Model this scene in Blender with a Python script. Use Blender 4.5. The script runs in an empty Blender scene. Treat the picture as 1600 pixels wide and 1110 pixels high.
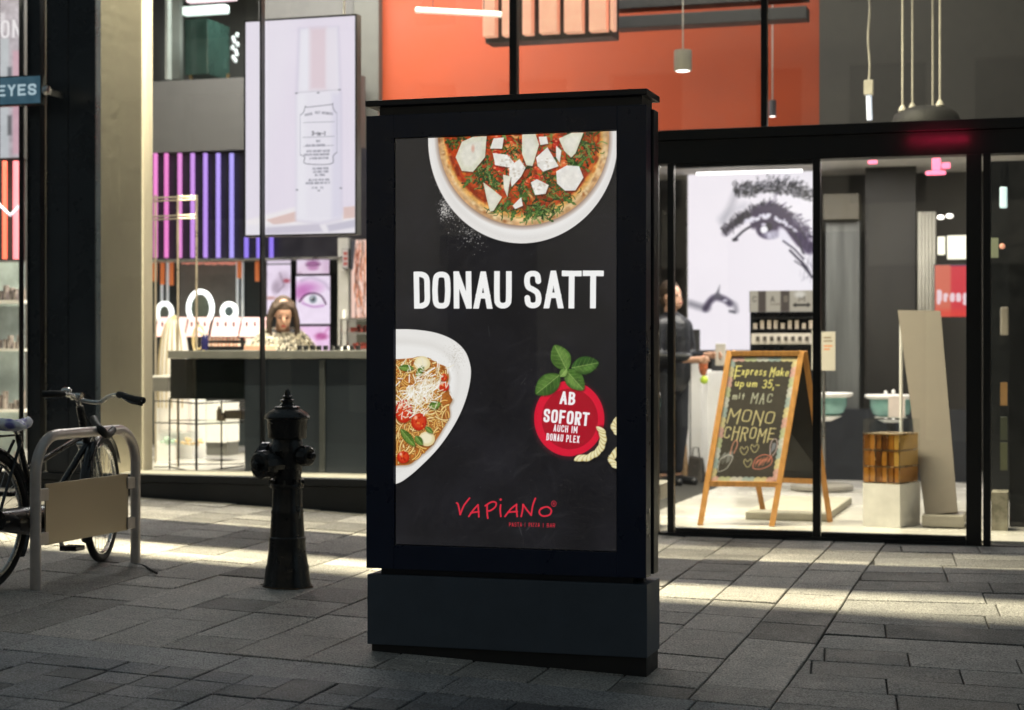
import bpy, bmesh, math, random
import numpy as np
from mathutils import Vector, Matrix, noise as mnoise
R = math.radians
random.seed(7)
scene = bpy.context.scene
# ---------------------------------------------------------------- camera
FPX = 2780.0; TH = R(17); SN, CS = math.sin(TH), math.cos(TH); EYE = 1.235
cam_d = bpy.data.cameras.new('camera'); cam = bpy.data.objects.new('camera', cam_d)
scene.collection.objects.link(cam); scene.camera = cam
cam.location = (0, 0, EYE); cam.rotation_euler = (R(90), 0, TH)
cam_d.sensor_width = 36; cam_d.lens = 36*FPX/1600; cam_d.clip_end = 500
cam_d.dof.use_dof = True; cam_d.dof.focus_distance = 7.4; cam_d.dof.aperture_fstop = 2.8
# ---------------------------------------------------------------- night sky
w = bpy.data.worlds.new("World"); scene.world = w; w.use_nodes = True
nt = w.node_tree; bg = nt.nodes['Background']
sky = nt.nodes.new('ShaderNodeTexSky'); sky.sky_type = 'NISHITA'; sky.sun_disc = False
sky.sun_elevation = R(-2.0); sky.sun_rotation = R(200)
mixw = nt.nodes.new('ShaderNodeMix'); mixw.data_type = 'RGBA'; mixw.inputs[0].default_value = .9
mixw.inputs[7].default_value = (.20, .255, .28, 1)
nt.links.new(sky.outputs[0], mixw.inputs[6]); nt.links.new(mixw.outputs[2], bg.inputs[0]); bg.inputs[1].default_value = .70
scene.view_settings.view_transform = 'Standard'; scene.view_settings.look = 'None'
scene.view_settings.exposure = 0; scene.view_settings.gamma = 1
scene.render.resolution_x = 1024; scene.render.resolution_y = 710
def lamp(name, loc, sx, sy, power, col, rot=(0, 0, 0), spread=180):
    l = bpy.data.lights.new(name, 'AREA'); l.shape = 'RECTANGLE'; l.size = sx; l.size_y = sy
    l.energy = power; l.color = col; l.spread = R(spread)
    o = bpy.data.objects.new(name, l); o.location = loc; o.rotation_euler = rot
    scene.collection.objects.link(o); return o
VF = 11.15
# unseen strip light added behind the fascia to lay light bands on the pavement
lamp('added_strip_light', (-4.9, VF+.35, 5.14), 7.8, .028, 1750, (1, .92, .64), (R(-38), 0, 0))
# ceiling lights of the shop
lamp('indoor_light', (-6.2, 13.9, 5.2), 3.0, 2.0, 300, (1, .97, .92))
lamp('indoor_light', (-2.2, 13.6, 5.2), 3.6, 1.2, 52, (1, .93, .85), (R(25), 0, 0))
lamp('indoor_light', (-1.9, 15.3, 2.95), 2.2, 1.2, 95, (1, .95, .88))
lamp('indoor_light', (-1.3, 14.75, 2.95), 2.4, .25, 30, (1, .93, .82))
# lights added behind the camera to brighten the house front mirrored in the panes
lamp('added_wall_light', (-7, -4.2, 4.6), 8, .3, 120, (1, .93, .8), (R(-75), 0, 0))
lamp('added_wall_light', (4, -4.2, 4.6), 8, .3, 120, (1, .93, .8), (R(-75), 0, 0))
lamp('indoor_light', (-7.6, 16.4, 5.1), 1.2, .6, 45, (.9, 1, .95))  # added lamp, brightens the green case and posts upstairs
lamp('indoor_light', (-5.28, 11.78, 3.2), .4, .2, 17, (1, .9, .78), (R(32), 0, 0), 90)  # added lamp out of sight behind the hanging screen, brightens the woman
# ---------------------------------------------------------------- pixel -> place helpers
def sm(a, b, x):
    t = min(1, max(0, (x-a)/(b-a))); return t*t*(3-2*t)
def zg(u, v):                                   # height of the sloping pavement
    q = u+2.2
    return .02*(v-6.83)-.0044-.04*min(q, 0)-.04*max(q, 0)*(1-sm(7.5, 10, v))
def ray(x, y):
    a = (x-800)/FPX; return (-SN+CS*a, CS+SN*a, (555-y)/FPX)
def at(x, y, V):
    r = ray(x, y); t = V/r[1]; return Vector((r[0]*t, V, EYE+r[2]*t))
def U(x, V): return at(x, 555, V).x
def flo(x, y, z):                               # point of the level z seen at x, y
    r = ray(x, y); t = (z-EYE)/r[2]; return Vector((r[0]*t, r[1]*t, z))
# ---------------------------------------------------------------- objects
COL = scene.collection
def tag(o, label=None, cat=None, group=None, kind=None):
    if label: o['label'] = label
    if cat: o['category'] = cat
    if group: o['group'] = group
    if kind: o['kind'] = kind
    return o
def thing(name, label, cat, loc=(0, 0, 0), group=None, rz=0):
    o = bpy.data.objects.new(name, None); COL.objects.link(o); o.location = loc; o.rotation_euler = (0, 0, rz)
    o.empty_display_size = .1
    return tag(o, label, cat, group)
def rootloc(p):
    l = Vector((0, 0, 0))
    while p is not None: l += p.location; p = p.parent
    return l
class MB:
    def __init__(s): s.bm = bmesh.new()
    def face(s, pts):
        try: return s.bm.faces.new([s.bm.verts.new(p) for p in pts])
        except ValueError: return None
    def box(s, a, b, bev=0):
        x0, y0, z0 = [min(p, q) for p, q in zip(a, b)]; x1, y1, z1 = [max(p, q) for p, q in zip(a, b)]
        return s.hexa([(x0, y0, z0), (x1, y0, z0), (x1, y1, z0), (x0, y1, z0), (x0, y0, z1), (x1, y0, z1), (x1, y1, z1), (x0, y1, z1)], bev)
    def hexa(s, c, bev=0):
        v = [s.bm.verts.new(p) for p in c]
        fs = [s.bm.faces.new([v[i] for i in f]) for f in ((3, 2, 1, 0), (4, 5, 6, 7), (0, 1, 5, 4), (1, 2, 6, 5), (2, 3, 7, 6), (3, 0, 4, 7))]
        if bev:
            es = list({e for f in fs for e in f.edges})
            bmesh.ops.bevel(s.bm, geom=es, offset=bev, segments=2, profile=.6, affect='EDGES')
        return s
    def bar(s, p, q, w, h, up=(0, 0, 1), bev=0):
        p, q = Vector(p), Vector(q); d = (q-p).normalized(); n = d.cross(Vector(up))
        if n.length < 1e-3: n = d.cross(Vector((0, 1, 0)))
        n.normalize(); m = n.cross(d); n *= w/2; m *= h/2
        return s.hexa([p-n-m, p+n-m, q+n-m, q-n-m, p-n+m, p+n+m, q+n+m, q-n+m], bev)
    def tube(s, pts, r, n=10, cap=True, closed=False):
        pts = [Vector(p) for p in pts]; k = len(pts); rr = r if isinstance(r, (list, tuple)) else [r]*k
        rings = []; ref = None
        for i, p in enumerate(pts):
            if closed: d = pts[(i+1) % k]-pts[i-1]
            else: d = (pts[min(i+1, k-1)]-pts[max(i-1, 0)])
            d.normalize()
            if ref is None:
                ref = d.cross(Vector((0, 0, 1)))
                if ref.length < .05: ref = d.cross(Vector((1, 0, 0)))
            ref = (ref-d*ref.dot(d)).normalized(); b = d.cross(ref)
            rings.append([s.bm.verts.new(p+(ref*math.cos(2*math.pi*j/n)+b*math.sin(2*math.pi*j/n))*rr[i]) for j in range(n)])
        for i in range(k if closed else k-1):
            a, c = rings[i], rings[(i+1) % k]
            for j in range(n): s.bm.faces.new((a[j], a[(j+1) % n], c[(j+1) % n], c[j]))
        if cap and not closed:
            s.bm.faces.new(rings[0][::-1]); s.bm.faces.new(rings[-1])
        return s
    def lathe(s, prof, c=(0, 0, 0), axis=(0, 0, 1), n=32, fl=0, nf=8):
        c = Vector(c); ax = Vector(axis).normalized(); q = Vector((0, 0, 1)).rotation_difference(ax)
        rings = []
        for r, z in prof:
            ring = []
            for j in range(n):
                a = 2*math.pi*j/n; rad = max(r, 1e-4)*(1+fl*abs(math.cos(a*nf/2)))
                ring.append(s.bm.verts.new(c+q @ Vector((rad*math.cos(a), rad*math.sin(a), z))))
            rings.append(ring)
        for a, b in zip(rings, rings[1:]):
            for j in range(n): s.bm.faces.new((a[j], a[(j+1) % n], b[(j+1) % n], b[j]))
        s.bm.faces.new(rings[0][::-1]); s.bm.faces.new(rings[-1]); return s
    def ell(s, c, r, rot=None, n=16):
        m = Matrix.Translation(Vector(c)) @ (rot.to_4x4() if rot else Matrix()) @ Matrix.Diagonal((r[0], r[1], r[2], 1))
        bmesh.ops.create_uvsphere(s.bm, u_segments=n, v_segments=n//2+2, radius=1, matrix=m); return s
    def cap(s, p, q, r0, r1, n=12):
        p, q = Vector(p), Vector(q); s.ell(p, (r0,)*3, n=n); s.ell(q, (r1,)*3, n=n)
        return s.tube([p, p.lerp(q, .5), q], [r0, (r0+r1)/2, r1], n)
    def prism(s, pts, y0, y1):                   # outline in x,z pushed along y
        a = [s.bm.verts.new((x, y0, z)) for x, z in pts]; b = [s.bm.verts.new((x, y1, z)) for x, z in pts]
        n = len(pts)
        for i in range(n): s.bm.faces.new((a[i], a[(i+1) % n], b[(i+1) % n], b[i]))
        s.bm.faces.new(a[::-1]); s.bm.faces.new(b); return s
def obj(name, mb, m, parent=None, smooth=None, mods=None, fix=True):
    me = bpy.data.meshes.new(name); bm = mb.bm if isinstance(mb, MB) else mb
    if fix: bmesh.ops.recalc_face_normals(bm, faces=bm.faces)
    bm.to_mesh(me); bm.free()
    o = bpy.data.objects.new(name, me); COL.objects.link(o); me.materials.append(m)
    if parent is not None:
        l = rootloc(parent); me.transform(Matrix.Translation(-l)); o.parent = parent
    else:
        vs = [v.co for v in me.vertices]
        if vs:
            c = Vector((sum(v.x for v in vs)/len(vs), sum(v.y for v in vs)/len(vs), min(v.z for v in vs)))
            me.transform(Matrix.Translation(-c)); o.location = c
    if smooth is not None:
        for p in me.polygons: p.use_smooth = True
        if smooth < 180: me.set_sharp_from_angle(angle=R(smooth))
    return o
def remesh(o, vox, sub=0, smoothit=4):
    m = o.modifiers.new('r', 'REMESH'); m.mode = 'VOXEL'; m.voxel_size = vox; m.use_smooth_shade = True
    s = o.modifiers.new('s', 'SMOOTH'); s.factor = .5; s.iterations = smoothit
    return o
# ---------------------------------------------------------------- materials
def hexc(h):
    c = [int(h[i:i+2], 16)/255 for i in (0, 2, 4)]
    return tuple(((x+.055)/1.055)**2.4 if x > .04045 else x/12.92 for x in c)
def mat(name, col, rough=.6, metal=0, var=.12, scale=8, bump=0, bscale=None, emit=None, es=0, coat=0, rvar=.1, spec=.5, stretch=None, attr=None, alpha=None, trans=0):
    m = bpy.data.materials.new(name); m.use_nodes = True; N = m.node_tree; L = N.links
    b = N.nodes['Principled BSDF']
    if isinstance(col, str): col = hexc(col)
    tc = N.nodes.new('ShaderNodeTexCoord'); mp = N.nodes.new('ShaderNodeMapping'); L.new(tc.outputs['Object'], mp.inputs[0])
    if stretch: mp.inputs['Scale'].default_value = stretch
    nz = N.nodes.new('ShaderNodeTexNoise'); nz.inputs['Scale'].default_value = scale; nz.inputs['Detail'].default_value = 6; nz.inputs['Roughness'].default_value = .6
    L.new(mp.outputs[0], nz.inputs['Vector'])
    rmp = N.nodes.new('ShaderNodeMapRange'); rmp.inputs[1].default_value = .3; rmp.inputs[2].default_value = .7
    rmp.inputs[3].default_value = 1-var; rmp.inputs[4].default_value = 1+var; L.new(nz.outputs[0], rmp.inputs[0])
    mx = N.nodes.new('ShaderNodeVectorMath'); mx.operation = 'SCALE'; mx.inputs[0].default_value = col
    if attr:
        at_ = N.nodes.new('ShaderNodeAttribute'); at_.attribute_name = attr; L.new(at_.outputs['Color'], mx.inputs[0])
    L.new(rmp.outputs[0], mx.inputs['Scale']); L.new(mx.outputs[0], b.inputs['Base Color'])
    b.inputs['Metallic'].default_value = metal; b.inputs['Specular IOR Level'].default_value = spec
    r2 = N.nodes.new('ShaderNodeMapRange'); r2.inputs[1].default_value = .3; r2.inputs[2].default_value = .7
    r2.inputs[3].default_value = max(0, rough-rvar); r2.inputs[4].default_value = min(1, rough+rvar); L.new(nz.outputs[0], r2.inputs[0]); L.new(r2.outputs[0], b.inputs['Roughness'])
    if coat: b.inputs['Coat Weight'].default_value = coat
    if trans: b.inputs['Transmission Weight'].default_value = trans
    if bump:
        n2 = N.nodes.new('ShaderNodeTexNoise'); n2.inputs['Scale'].default_value = bscale or scale*6; n2.inputs['Detail'].default_value = 5
        L.new(mp.outputs[0], n2.inputs['Vector']); bp = N.nodes.new('ShaderNodeBump'); bp.inputs['Strength'].default_value = bump; bp.inputs['Distance'].default_value = .01
        L.new(n2.outputs[0], bp.inputs['Height']); L.new(bp.outputs[0], b.inputs['Normal'])
    if emit:
        if isinstance(emit, str): emit = hexc(emit)
        b.inputs['Emission Color'].default_value = (*emit, 1); b.inputs['Emission Strength'].default_value = es
    return m
def glassmat(name, tint=(1, 1, 1), rough=0.0, ior=1.45, boost=1.0):
    m = bpy.data.materials.new(name); m.use_nodes = True; N = m.node_tree; L = N.links; N.nodes.clear()
    o = N.nodes.new('ShaderNodeOutputMaterial'); t = N.nodes.new('ShaderNodeBsdfTransparent'); g = N.nodes.new('ShaderNodeBsdfGlossy'); x = N.nodes.new('ShaderNodeMixShader')
    fr = N.nodes.new('ShaderNodeFresnel'); fr.inputs[0].default_value = ior
    nz = N.nodes.new('ShaderNodeTexNoise'); nz.inputs['Scale'].default_value = 1.3; nz.inputs['Detail'].default_value = 4
    tc = N.nodes.new('ShaderNodeTexCoord'); L.new(tc.outputs['Object'], nz.inputs['Vector'])
    mr = N.nodes.new('ShaderNodeMapRange'); mr.inputs[3].default_value = .85*boost; mr.inputs[4].default_value = 1.15*boost; L.new(nz.outputs[0], mr.inputs[0])
    a1 = N.nodes.new('ShaderNodeMath'); a1.operation = 'ADD'; L.new(fr.outputs[0], a1.inputs[0]); a1.inputs[1].default_value = 1   # both faces of a pane: 2r/(1+r)
    a2 = N.nodes.new('ShaderNodeMath'); a2.operation = 'DIVIDE'; L.new(fr.outputs[0], a2.inputs[0]); L.new(a1.outputs[0], a2.inputs[1])
    ml = N.nodes.new('ShaderNodeMath'); ml.operation = 'MULTIPLY'; L.new(a2.outputs[0], ml.inputs[0]); L.new(mr.outputs[0], ml.inputs[1])
    ge = N.nodes.new('ShaderNodeNewGeometry'); bf = N.nodes.new('ShaderNodeMath'); bf.operation = 'SUBTRACT'; bf.inputs[0].default_value = 1; L.new(ge.outputs['Backfacing'], bf.inputs[1])
    m2 = N.nodes.new('ShaderNodeMath'); m2.operation = 'MULTIPLY'; m2.use_clamp = True; L.new(ml.outputs[0], m2.inputs[0]); L.new(bf.outputs[0], m2.inputs[1]); ml = m2
    t.inputs[0].default_value = (*tint, 1); g.inputs['Roughness'].default_value = rough
    L.new(ml.outputs[0], x.inputs[0]); L.new(t.outputs[0], x.inputs[1]); L.new(g.outputs[0], x.inputs[2]); L.new(x.outputs[0], o.inputs[0])
    return m
def screenmat(name, es=1.0, base=.02, rough=.35):
    m = bpy.data.materials.new(name); m.use_nodes = True; N = m.node_tree; L = N.links
    b = N.nodes['Principled BSDF']; a = N.nodes.new('ShaderNodeAttribute'); a.attribute_name = 'art'
    if es > 0:
        b.inputs['Base Color'].default_value = (base, base, base, 1); b.inputs['Roughness'].default_value = rough
        L.new(a.outputs['Color'], b.inputs['Emission Color']); b.inputs['Emission Strength'].default_value = es
    else:
        L.new(a.outputs['Color'], b.inputs['Base Color']); b.inputs['Roughness'].default_value = rough
    return m
# ---------------------------------------------------------------- painter for printed and lit pictures
GL = {
'A': [[(-.1, 1.3), (.5, -.05), (1.1, 1.3)], [(.16, .68), (.84, .68)]], 'B': [[(0, -.3), (0, 1.3)], 'c', [(0, 0), (.6, 0), (.92, .13), (.85, .38), (.5, .47), (0, .47)], 'c', [(0, .47), (.6, .48), (1, .62), (1, .85), (.6, 1), (0, 1)]],
'C': ['c', [(1, .24), (.9, .05), (.5, 0), (.05, .1), (0, .5), (.05, .9), (.5, 1), (.9, .95), (1, .76)]], 'D': [[(0, -.3), (0, 1.3)], 'c', [(0, 0), (.5, 0), (.95, .12), (1, .5), (.95, .88), (.5, 1), (0, 1)]],
'E': [[(0, -.3), (0, 1.3)], [(0, 0), (1, 0)], [(0, .48), (.85, .48)], [(0, 1), (1, 1)]], 'F': [[(0, -.3), (0, 1.3)], [(0, 0), (1, 0)], [(0, .5), (.85, .5)]],
'G': ['c', [(1, .24), (.9, .05), (.5, 0), (.05, .1), (0, .5), (.05, .9), (.5, 1), (.95, .9), (1, .55)], [(.55, .55), (1, .55)]],
'H': [[(0, -.3), (0, 1.3)], [(1, -.3), (1, 1.3)], [(0, .5), (1, .5)]], 'I': [[(.5, -.3), (.5, 1.3)]], 'K': [[(0, -.3), (0, 1.3)], [(1, -.05), (0, .6)], [(.3, .45), (1, 1.05)]],
'L': [[(0, -.3), (0, 1.3)], [(0, 1), (1, 1)]], 'M': [[(0, 1.3), (0, -.05), (.5, .7), (1, -.05), (1, 1.3)]], 'N': [[(0, 1.3), (0, -.3)], [(0, -.05), (1, 1.05)], [(1, -.3), (1, 1.3)]],
'Z': [[(0, 0), (1, 0), (0, 1), (1, 1)]], 'O': ['c', [(.5, 0), (.9, .07), (1, .35), (1, .65), (.9, .93), (.5, 1), (.1, .93), (0, .65), (0, .35), (.1, .07), (.5, 0)]], 'P': [[(0, -.3), (0, 1.3)], 'c', [(0, 0), (.6, 0), (1, .12), (1, .42), (.6, .54), (0, .54)]],
'R': [[(0, -.3), (0, 1.3)], 'c', [(0, 0), (.6, 0), (1, .12), (1, .4), (.6, .52), (0, .52)], [(.5, .52), (1.05, 1.2)]],
'S': ['c', [(1, .24), (.9, .05), (.5, 0), (.1, .06), (0, .25), (.12, .42), (.5, .5), (.88, .6), (1, .77), (.9, .94), (.5, 1), (.1, .94), (0, .76)]],
'T': [[(-.2, 0), (1.2, 0)], [(.5, 0), (.5, 1.3)]], 'U': ['c', [(0, -.3), (0, .7), (.1, .93), (.5, 1), (.9, .93), (1, .7), (1, -.3)]], 'V': [[(-.08, -.3), (.5, 1.05), (1.08, -.3)]],
'X': [[(-.05, -.1), (1.05, 1.1)], [(1.05, -.1), (-.05, 1.1)]], 'Y': [[(0, -.1), (.5, .5), (1, -.1)], [(.5, .5), (.5, 1.3)]], '|': [[(.5, -.1), (.5, 1.1)]], '-': [[(0, .55), (1, .55)]],
'3': ['c', [(0, .1), (.5, 0), (1, .2), (.8, .42), (.4, .48), (.85, .55), (1, .8), (.5, 1), (0, .88)]], '5': [[(1, 0), (.15, 0), (.1, .45)], 'c', [(.1, .45), (.6, .38), (1, .6), (.85, .92), (.4, 1), (0, .9)]], '1': [[(.2, .2), (.55, 0), (.55, 1)]],
',': [[(.5, .9), (.3, 1.25)]], 'a': ['c', [(.95, .45), (.5, .38), (.05, .6), (.1, .92), (.5, 1), (.9, .8), (.95, .45)], [(.95, .4), (1, 1)]],
'e': ['c', [(.05, .7), (.95, .66), (.8, .42), (.4, .38), (.05, .65), (.15, .93), (.55, 1), (.95, .88)]], 'x': [[(0, .4), (1, 1)], [(1, .4), (0, 1)]], 'p': [[(0, .4), (0, 1.4)], 'c', [(0, .5), (.5, .38), (1, .6), (.9, .9), (.4, 1), (0, .9)]],
'r': [[(.1, .4), (.1, 1)], 'c', [(.1, .6), (.5, .4), (1, .45)]], 's': ['c', [(.95, .45), (.5, .38), (.1, .5), (.5, .68), (.95, .82), (.6, 1), (0, .93)]], 'k': [[(0, 0), (0, 1)], [(.9, .45), (0, .72)], [(.3, .68), (.95, 1)]],
'u': ['c', [(0, .4), (.02, .8), (.4, 1), (.9, .8), (.95, .4)], [(.95, .4), (1, 1)]], 'm': [[(0, .4), (0, 1)], 'c', [(0, .55), (.25, .38), (.48, .5), (.5, 1)], 'c', [(.5, .55), (.78, .38), (1, .5), (1, 1)]],
'n': [[(0, .4), (0, 1)], 'c', [(0, .55), (.5, .38), (.95, .52), (1, 1)]], 'i': [[(.5, .4), (.5, 1)], [(.5, .18), (.5, .22)]], 't': [[(.5, .1), (.5, 1)], [(.1, .42), (.9, .42)]], 'l': [[(.5, 0), (.5, 1)]], 'o': ['c', [(.5, .4), (1, .6), (.9, .93), (.4, 1), (0, .8), (.1, .5), (.5, .4)]],
'g': ['c', [(.95, .45), (.4, .38), (.05, .65), (.3, .95), (.9, .85)], 'c', [(.95, .4), (.95, 1.2), (.5, 1.4), (.05, 1.3)]], '.': [[(.5, .97), (.5, 1)]]}
def catmull(p, k=6):
    if len(p) < 3: return p
    q = [p[0]]+list(p)+[p[-1]]
    if p[0] == p[-1]: q[0] = p[-2]; q[-1] = p[1]
    out = []
    for i in range(1, len(q)-2):
        a, b, c, d = [np.array(z, float) for z in q[i-1:i+3]]
        for j in range(k):
            t = j/k; out.append(tuple(.5*((2*b)+(c-a)*t+(2*a-5*b+4*c-d)*t*t+(3*b-a-3*c+d)*t**3)))
    out.append(tuple(p[-1])); return out
class Paint:
    def __init__(s, w, h, quad, bg=(0, 0, 0)):   # quad: TL TR BR BL in source units, sides vertical
        s.w, s.h, s.q = w, h, quad; (x0, a), (x1, b), (_, c), (_, d) = quad
        S, T = np.meshgrid(np.linspace(0, 1, w), np.linspace(0, 1, h)); s.X = x0+(x1-x0)*S
        top = a+(b-a)*S; bot = d+(c-d)*S; s.Y = top+(bot-top)*T
        s.aa = abs(x1-x0)/w*1.1; s.img = np.zeros((h, w, 3)); s.img[:] = bg; s.rng = np.random.RandomState(5)
    def win(s, x0, y0, x1, y1, m=2):
        (a, ta), (b, tb), (_, bb), (_, ba) = s.q; m *= s.aa
        i0 = int((x0-m-a)/(b-a)*s.w); i1 = int((x1+m-a)/(b-a)*s.w)+2
        i0, i1 = max(0, i0), min(s.w, i1); H = min(ba-ta, bb-tb)
        j0 = int((y0-m-max(ta, tb))/H*s.h*.93)-6; j1 = int((y1+m-min(ta, tb))/H*s.h*1.04)+6
        j0, j1 = max(0, min(j0, s.h)), max(0, min(s.h, j1))
        if i1 <= i0 or j1 <= j0: return None
        return slice(j0, j1), slice(i0, i1)
    def blend(s, W, A, col): s.img[W] = s.img[W]*(1-A[..., None])+np.array(col)*A[..., None]
    def segd(s, W, pts):
        X, Y = s.X[W], s.Y[W]; D = np.full(X.shape, 1e9)
        for (ax, ay), (bx, by) in zip(pts, pts[1:]):
            dx, dy = bx-ax, by-ay; l = dx*dx+dy*dy+1e-9; t = np.clip(((X-ax)*dx+(Y-ay)*dy)/l, 0, 1)
            D = np.minimum(D, (X-ax-t*dx)**2+(Y-ay-t*dy)**2)
        return np.sqrt(D)
    def stroke(s, pts, w, col, al=1, soft=None, clip=None):
        soft = soft or s.aa; xs = [p[0] for p in pts]; ys = [p[1] for p in pts]; m = w/2+soft
        W = s.win(min(xs)-m, min(ys)-m, max(xs)+m, max(ys)+m)
        if W is None: return
        A = np.clip(.5-(s.segd(W, pts)-w/2)/soft, 0, 1)*al
        if clip is not None: A = A*clip(s.X[W], s.Y[W], s.aa)
        s.blend(W, A, col)
    def poly(s, pts, col, al=1, soft=None, tex=None):
        soft = soft or s.aa; xs = [p[0] for p in pts]; ys = [p[1] for p in pts]
        W = s.win(min(xs)-soft, min(ys)-soft, max(xs)+soft, max(ys)+soft)
        if W is None: return
        X, Y = s.X[W], s.Y[W]; D = s.segd(W, list(pts)+[pts[0]]); ins = np.zeros(X.shape, bool)
        for (ax, ay), (bx, by) in zip(pts, list(pts[1:])+[pts[0]]):
            if ay == by: continue
            ins ^= ((ay > Y) != (by > Y)) & (X < (bx-ax)*(Y-ay)/(by-ay)+ax)
        A = np.clip(.5-np.where(ins, -D, D)/soft, 0, 1)*al
        c = np.array(col) if tex is None else np.array(col)*(1+tex[W][..., None])
        s.img[W] = s.img[W]*(1-A[..., None])+c*A[..., None]
    def ell(s, cx, cy, rx, ry, col, al=1, soft=None, rot=0, tex=None):
        soft = soft or s.aa; m = max(rx, ry)+soft*1.5; W = s.win(cx-m, cy-m, cx+m, cy+m)
        if W is None: return
        X, Y = s.X[W]-cx, s.Y[W]-cy; c, n = math.cos(rot), math.sin(rot); x = X*c+Y*n; y = -X*n+Y*c
        k = np.sqrt((x/rx)**2+(y/ry)**2); d = (k-1)*min(rx, ry); A = np.clip(.5-d/soft, 0, 1)*al
        cc = np.array(col) if tex is None else np.array(col)*(1+tex[W][..., None])
        s.img[W] = s.img[W]*(1-A[..., None])+cc*A[..., None]
    def noise(s, cell, oct=3, seed=0):           # value noise in source units
        r = np.random.RandomState(seed); out = np.zeros(s.X.shape); amp = 1; tot = 0
        for o in range(oct):
            g = r.rand(64, 64); x = (s.X/cell) % 63; y = (s.Y/cell) % 63
            i, j = x.astype(int), y.astype(int); fx, fy = x-i, y-j; fx = fx*fx*(3-2*fx); fy = fy*fy*(3-2*fy)
            v = (g[j, i]*(1-fx)+g[j, i+1]*fx)*(1-fy)+(g[j+1, i]*(1-fx)+g[j+1, i+1]*fx)*fy
            out += v*amp; tot += amp; amp *= .5; cell /= 2.1
        return out/tot*2-1
    def text(s, t, x, y, h, cw, gap, col, wt, rot=0, al=1, wob=0, flat=True, wmap={}, soft=None):
        c, n = math.cos(rot), math.sin(rot); cx = x; rr = random.Random(hash(len(t))+int(x))
        for ch in t:
            if ch == ' ': cx += cw*.55+gap; continue
            k = {'I': .3, 'i': .3, 'l': .3, '|': .2, '1': .6, ',': .3, '.': .3, 'M': 1.25, 'm': 1.3}.get(ch, 1); k = wmap.get(ch, k); g = GL[ch]; curve = False
            gw = max(cw*k-wt, .01); gh = h-wt; ox = cx+wt/2; oy = y+wt/2; dy = rr.uniform(-wob, wob)
            for it in g:
                if it == 'c': curve = True; continue
                p = catmull(it) if curve else it; curve = False
                P = []
                for a, b in p:
                    if not flat: a = min(1, max(0, a)); b = min(1.4, max(0, b))
                    X = ox+a*gw-x; Y = oy+b*gh-y+dy; P.append((x+X*c-Y*n, y+X*n+Y*c))
                cl = None
                if flat and ch not in 'gp,':
                    def cl(X, Y, aa, c=c, n=n, x=x, y=y, h=h, L=cx-x-wt*.12, Rr=cx-x+cw*k+wt*.12, dy=dy):
                        yy = -(X-x)*n+(Y-y)*c-dy; xx = (X-x)*c+(Y-y)*n
                        return np.clip(.5+yy/aa, 0, 1)*np.clip(.5+(h-yy)/aa, 0, 1)*np.clip(.5+(xx-L)/aa, 0, 1)*np.clip(.5+(Rr-xx)/aa, 0, 1)
                s.stroke(P, wt, col, al, clip=cl, soft=soft)
            cx += cw*k+gap
    def mesh(s, name, TL, TR, BR, BL, m, parent):
        w, h = s.w, s.h; TL, TR, BR, BL = [np.array(p) for p in (TL, TR, BR, BL)]
        S, T = np.meshgrid(np.linspace(0, 1, w), np.linspace(0, 1, h)); S = S[..., None]; T = T[..., None]
        P = (TL*(1-S)+TR*S)*(1-T)+(BL*(1-S)+BR*S)*T; P = P.reshape(-1, 3)-np.array(rootloc(parent))
        idx = np.arange(w*h).reshape(h, w); F = np.stack([idx[1:, :-1], idx[1:, 1:], idx[:-1, 1:], idx[:-1, :-1]], -1).reshape(-1, 4)
        me = bpy.data.meshes.new(name); me.vertices.add(w*h); me.vertices.foreach_set('co', P.astype(np.float32).ravel())
        me.loops.add(F.size); me.loops.foreach_set('vertex_index', F.astype(np.int32).ravel()); me.polygons.add(len(F))
        me.polygons.foreach_set('loop_start', np.arange(0, F.size, 4, dtype=np.int32)); me.update(calc_edges=True)
        c = np.clip(s.img, 0, 1); lin = np.where(c > .04045, ((c+.055)/1.055)**2.4, c/12.92)
        ca = me.color_attributes.new('art', 'FLOAT_COLOR', 'POINT')
        ca.data.foreach_set('color', np.concatenate([lin.reshape(-1, 3), np.ones((w*h, 1))], 1).astype(np.float32).ravel())
        me.materials.append(m); o = bpy.data.objects.new(name, me); COL.objects.link(o); o.parent = parent; me.validate(); return o
def C(r, g, b): return (r/255, g/255, b/255)
# common materials
M = {}
M['black'] = mat('black_metal', (.012, .013, .015), .38, .0, rvar=.08, bump=.05, bscale=900)
M['frame'] = mat('dark_aluminium', (.006, .007, .009), .42, .1, var=.2, bump=.04, bscale=500)
M['white'] = mat('white_lacquer', (.78, .77, .75), .35, var=.04)
M['chrome'] = mat('brushed_steel', (.55, .55, .55), .3, 1, var=.1)
M['dark'] = mat('charcoal_board', (.03, .032, .035), .55, var=.2)
M['grey'] = mat('grey_wall_paint', (.12, .115, .105), .7, var=.08, scale=2, bump=.05)
M['glass'] = glassmat('window_glass', boost=2.2)
M['cglass'] = glassmat('clear_glass', (.96, .98, .98), boost=2)
M['screen'] = screenmat('lit_screen', 1.0)
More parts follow.
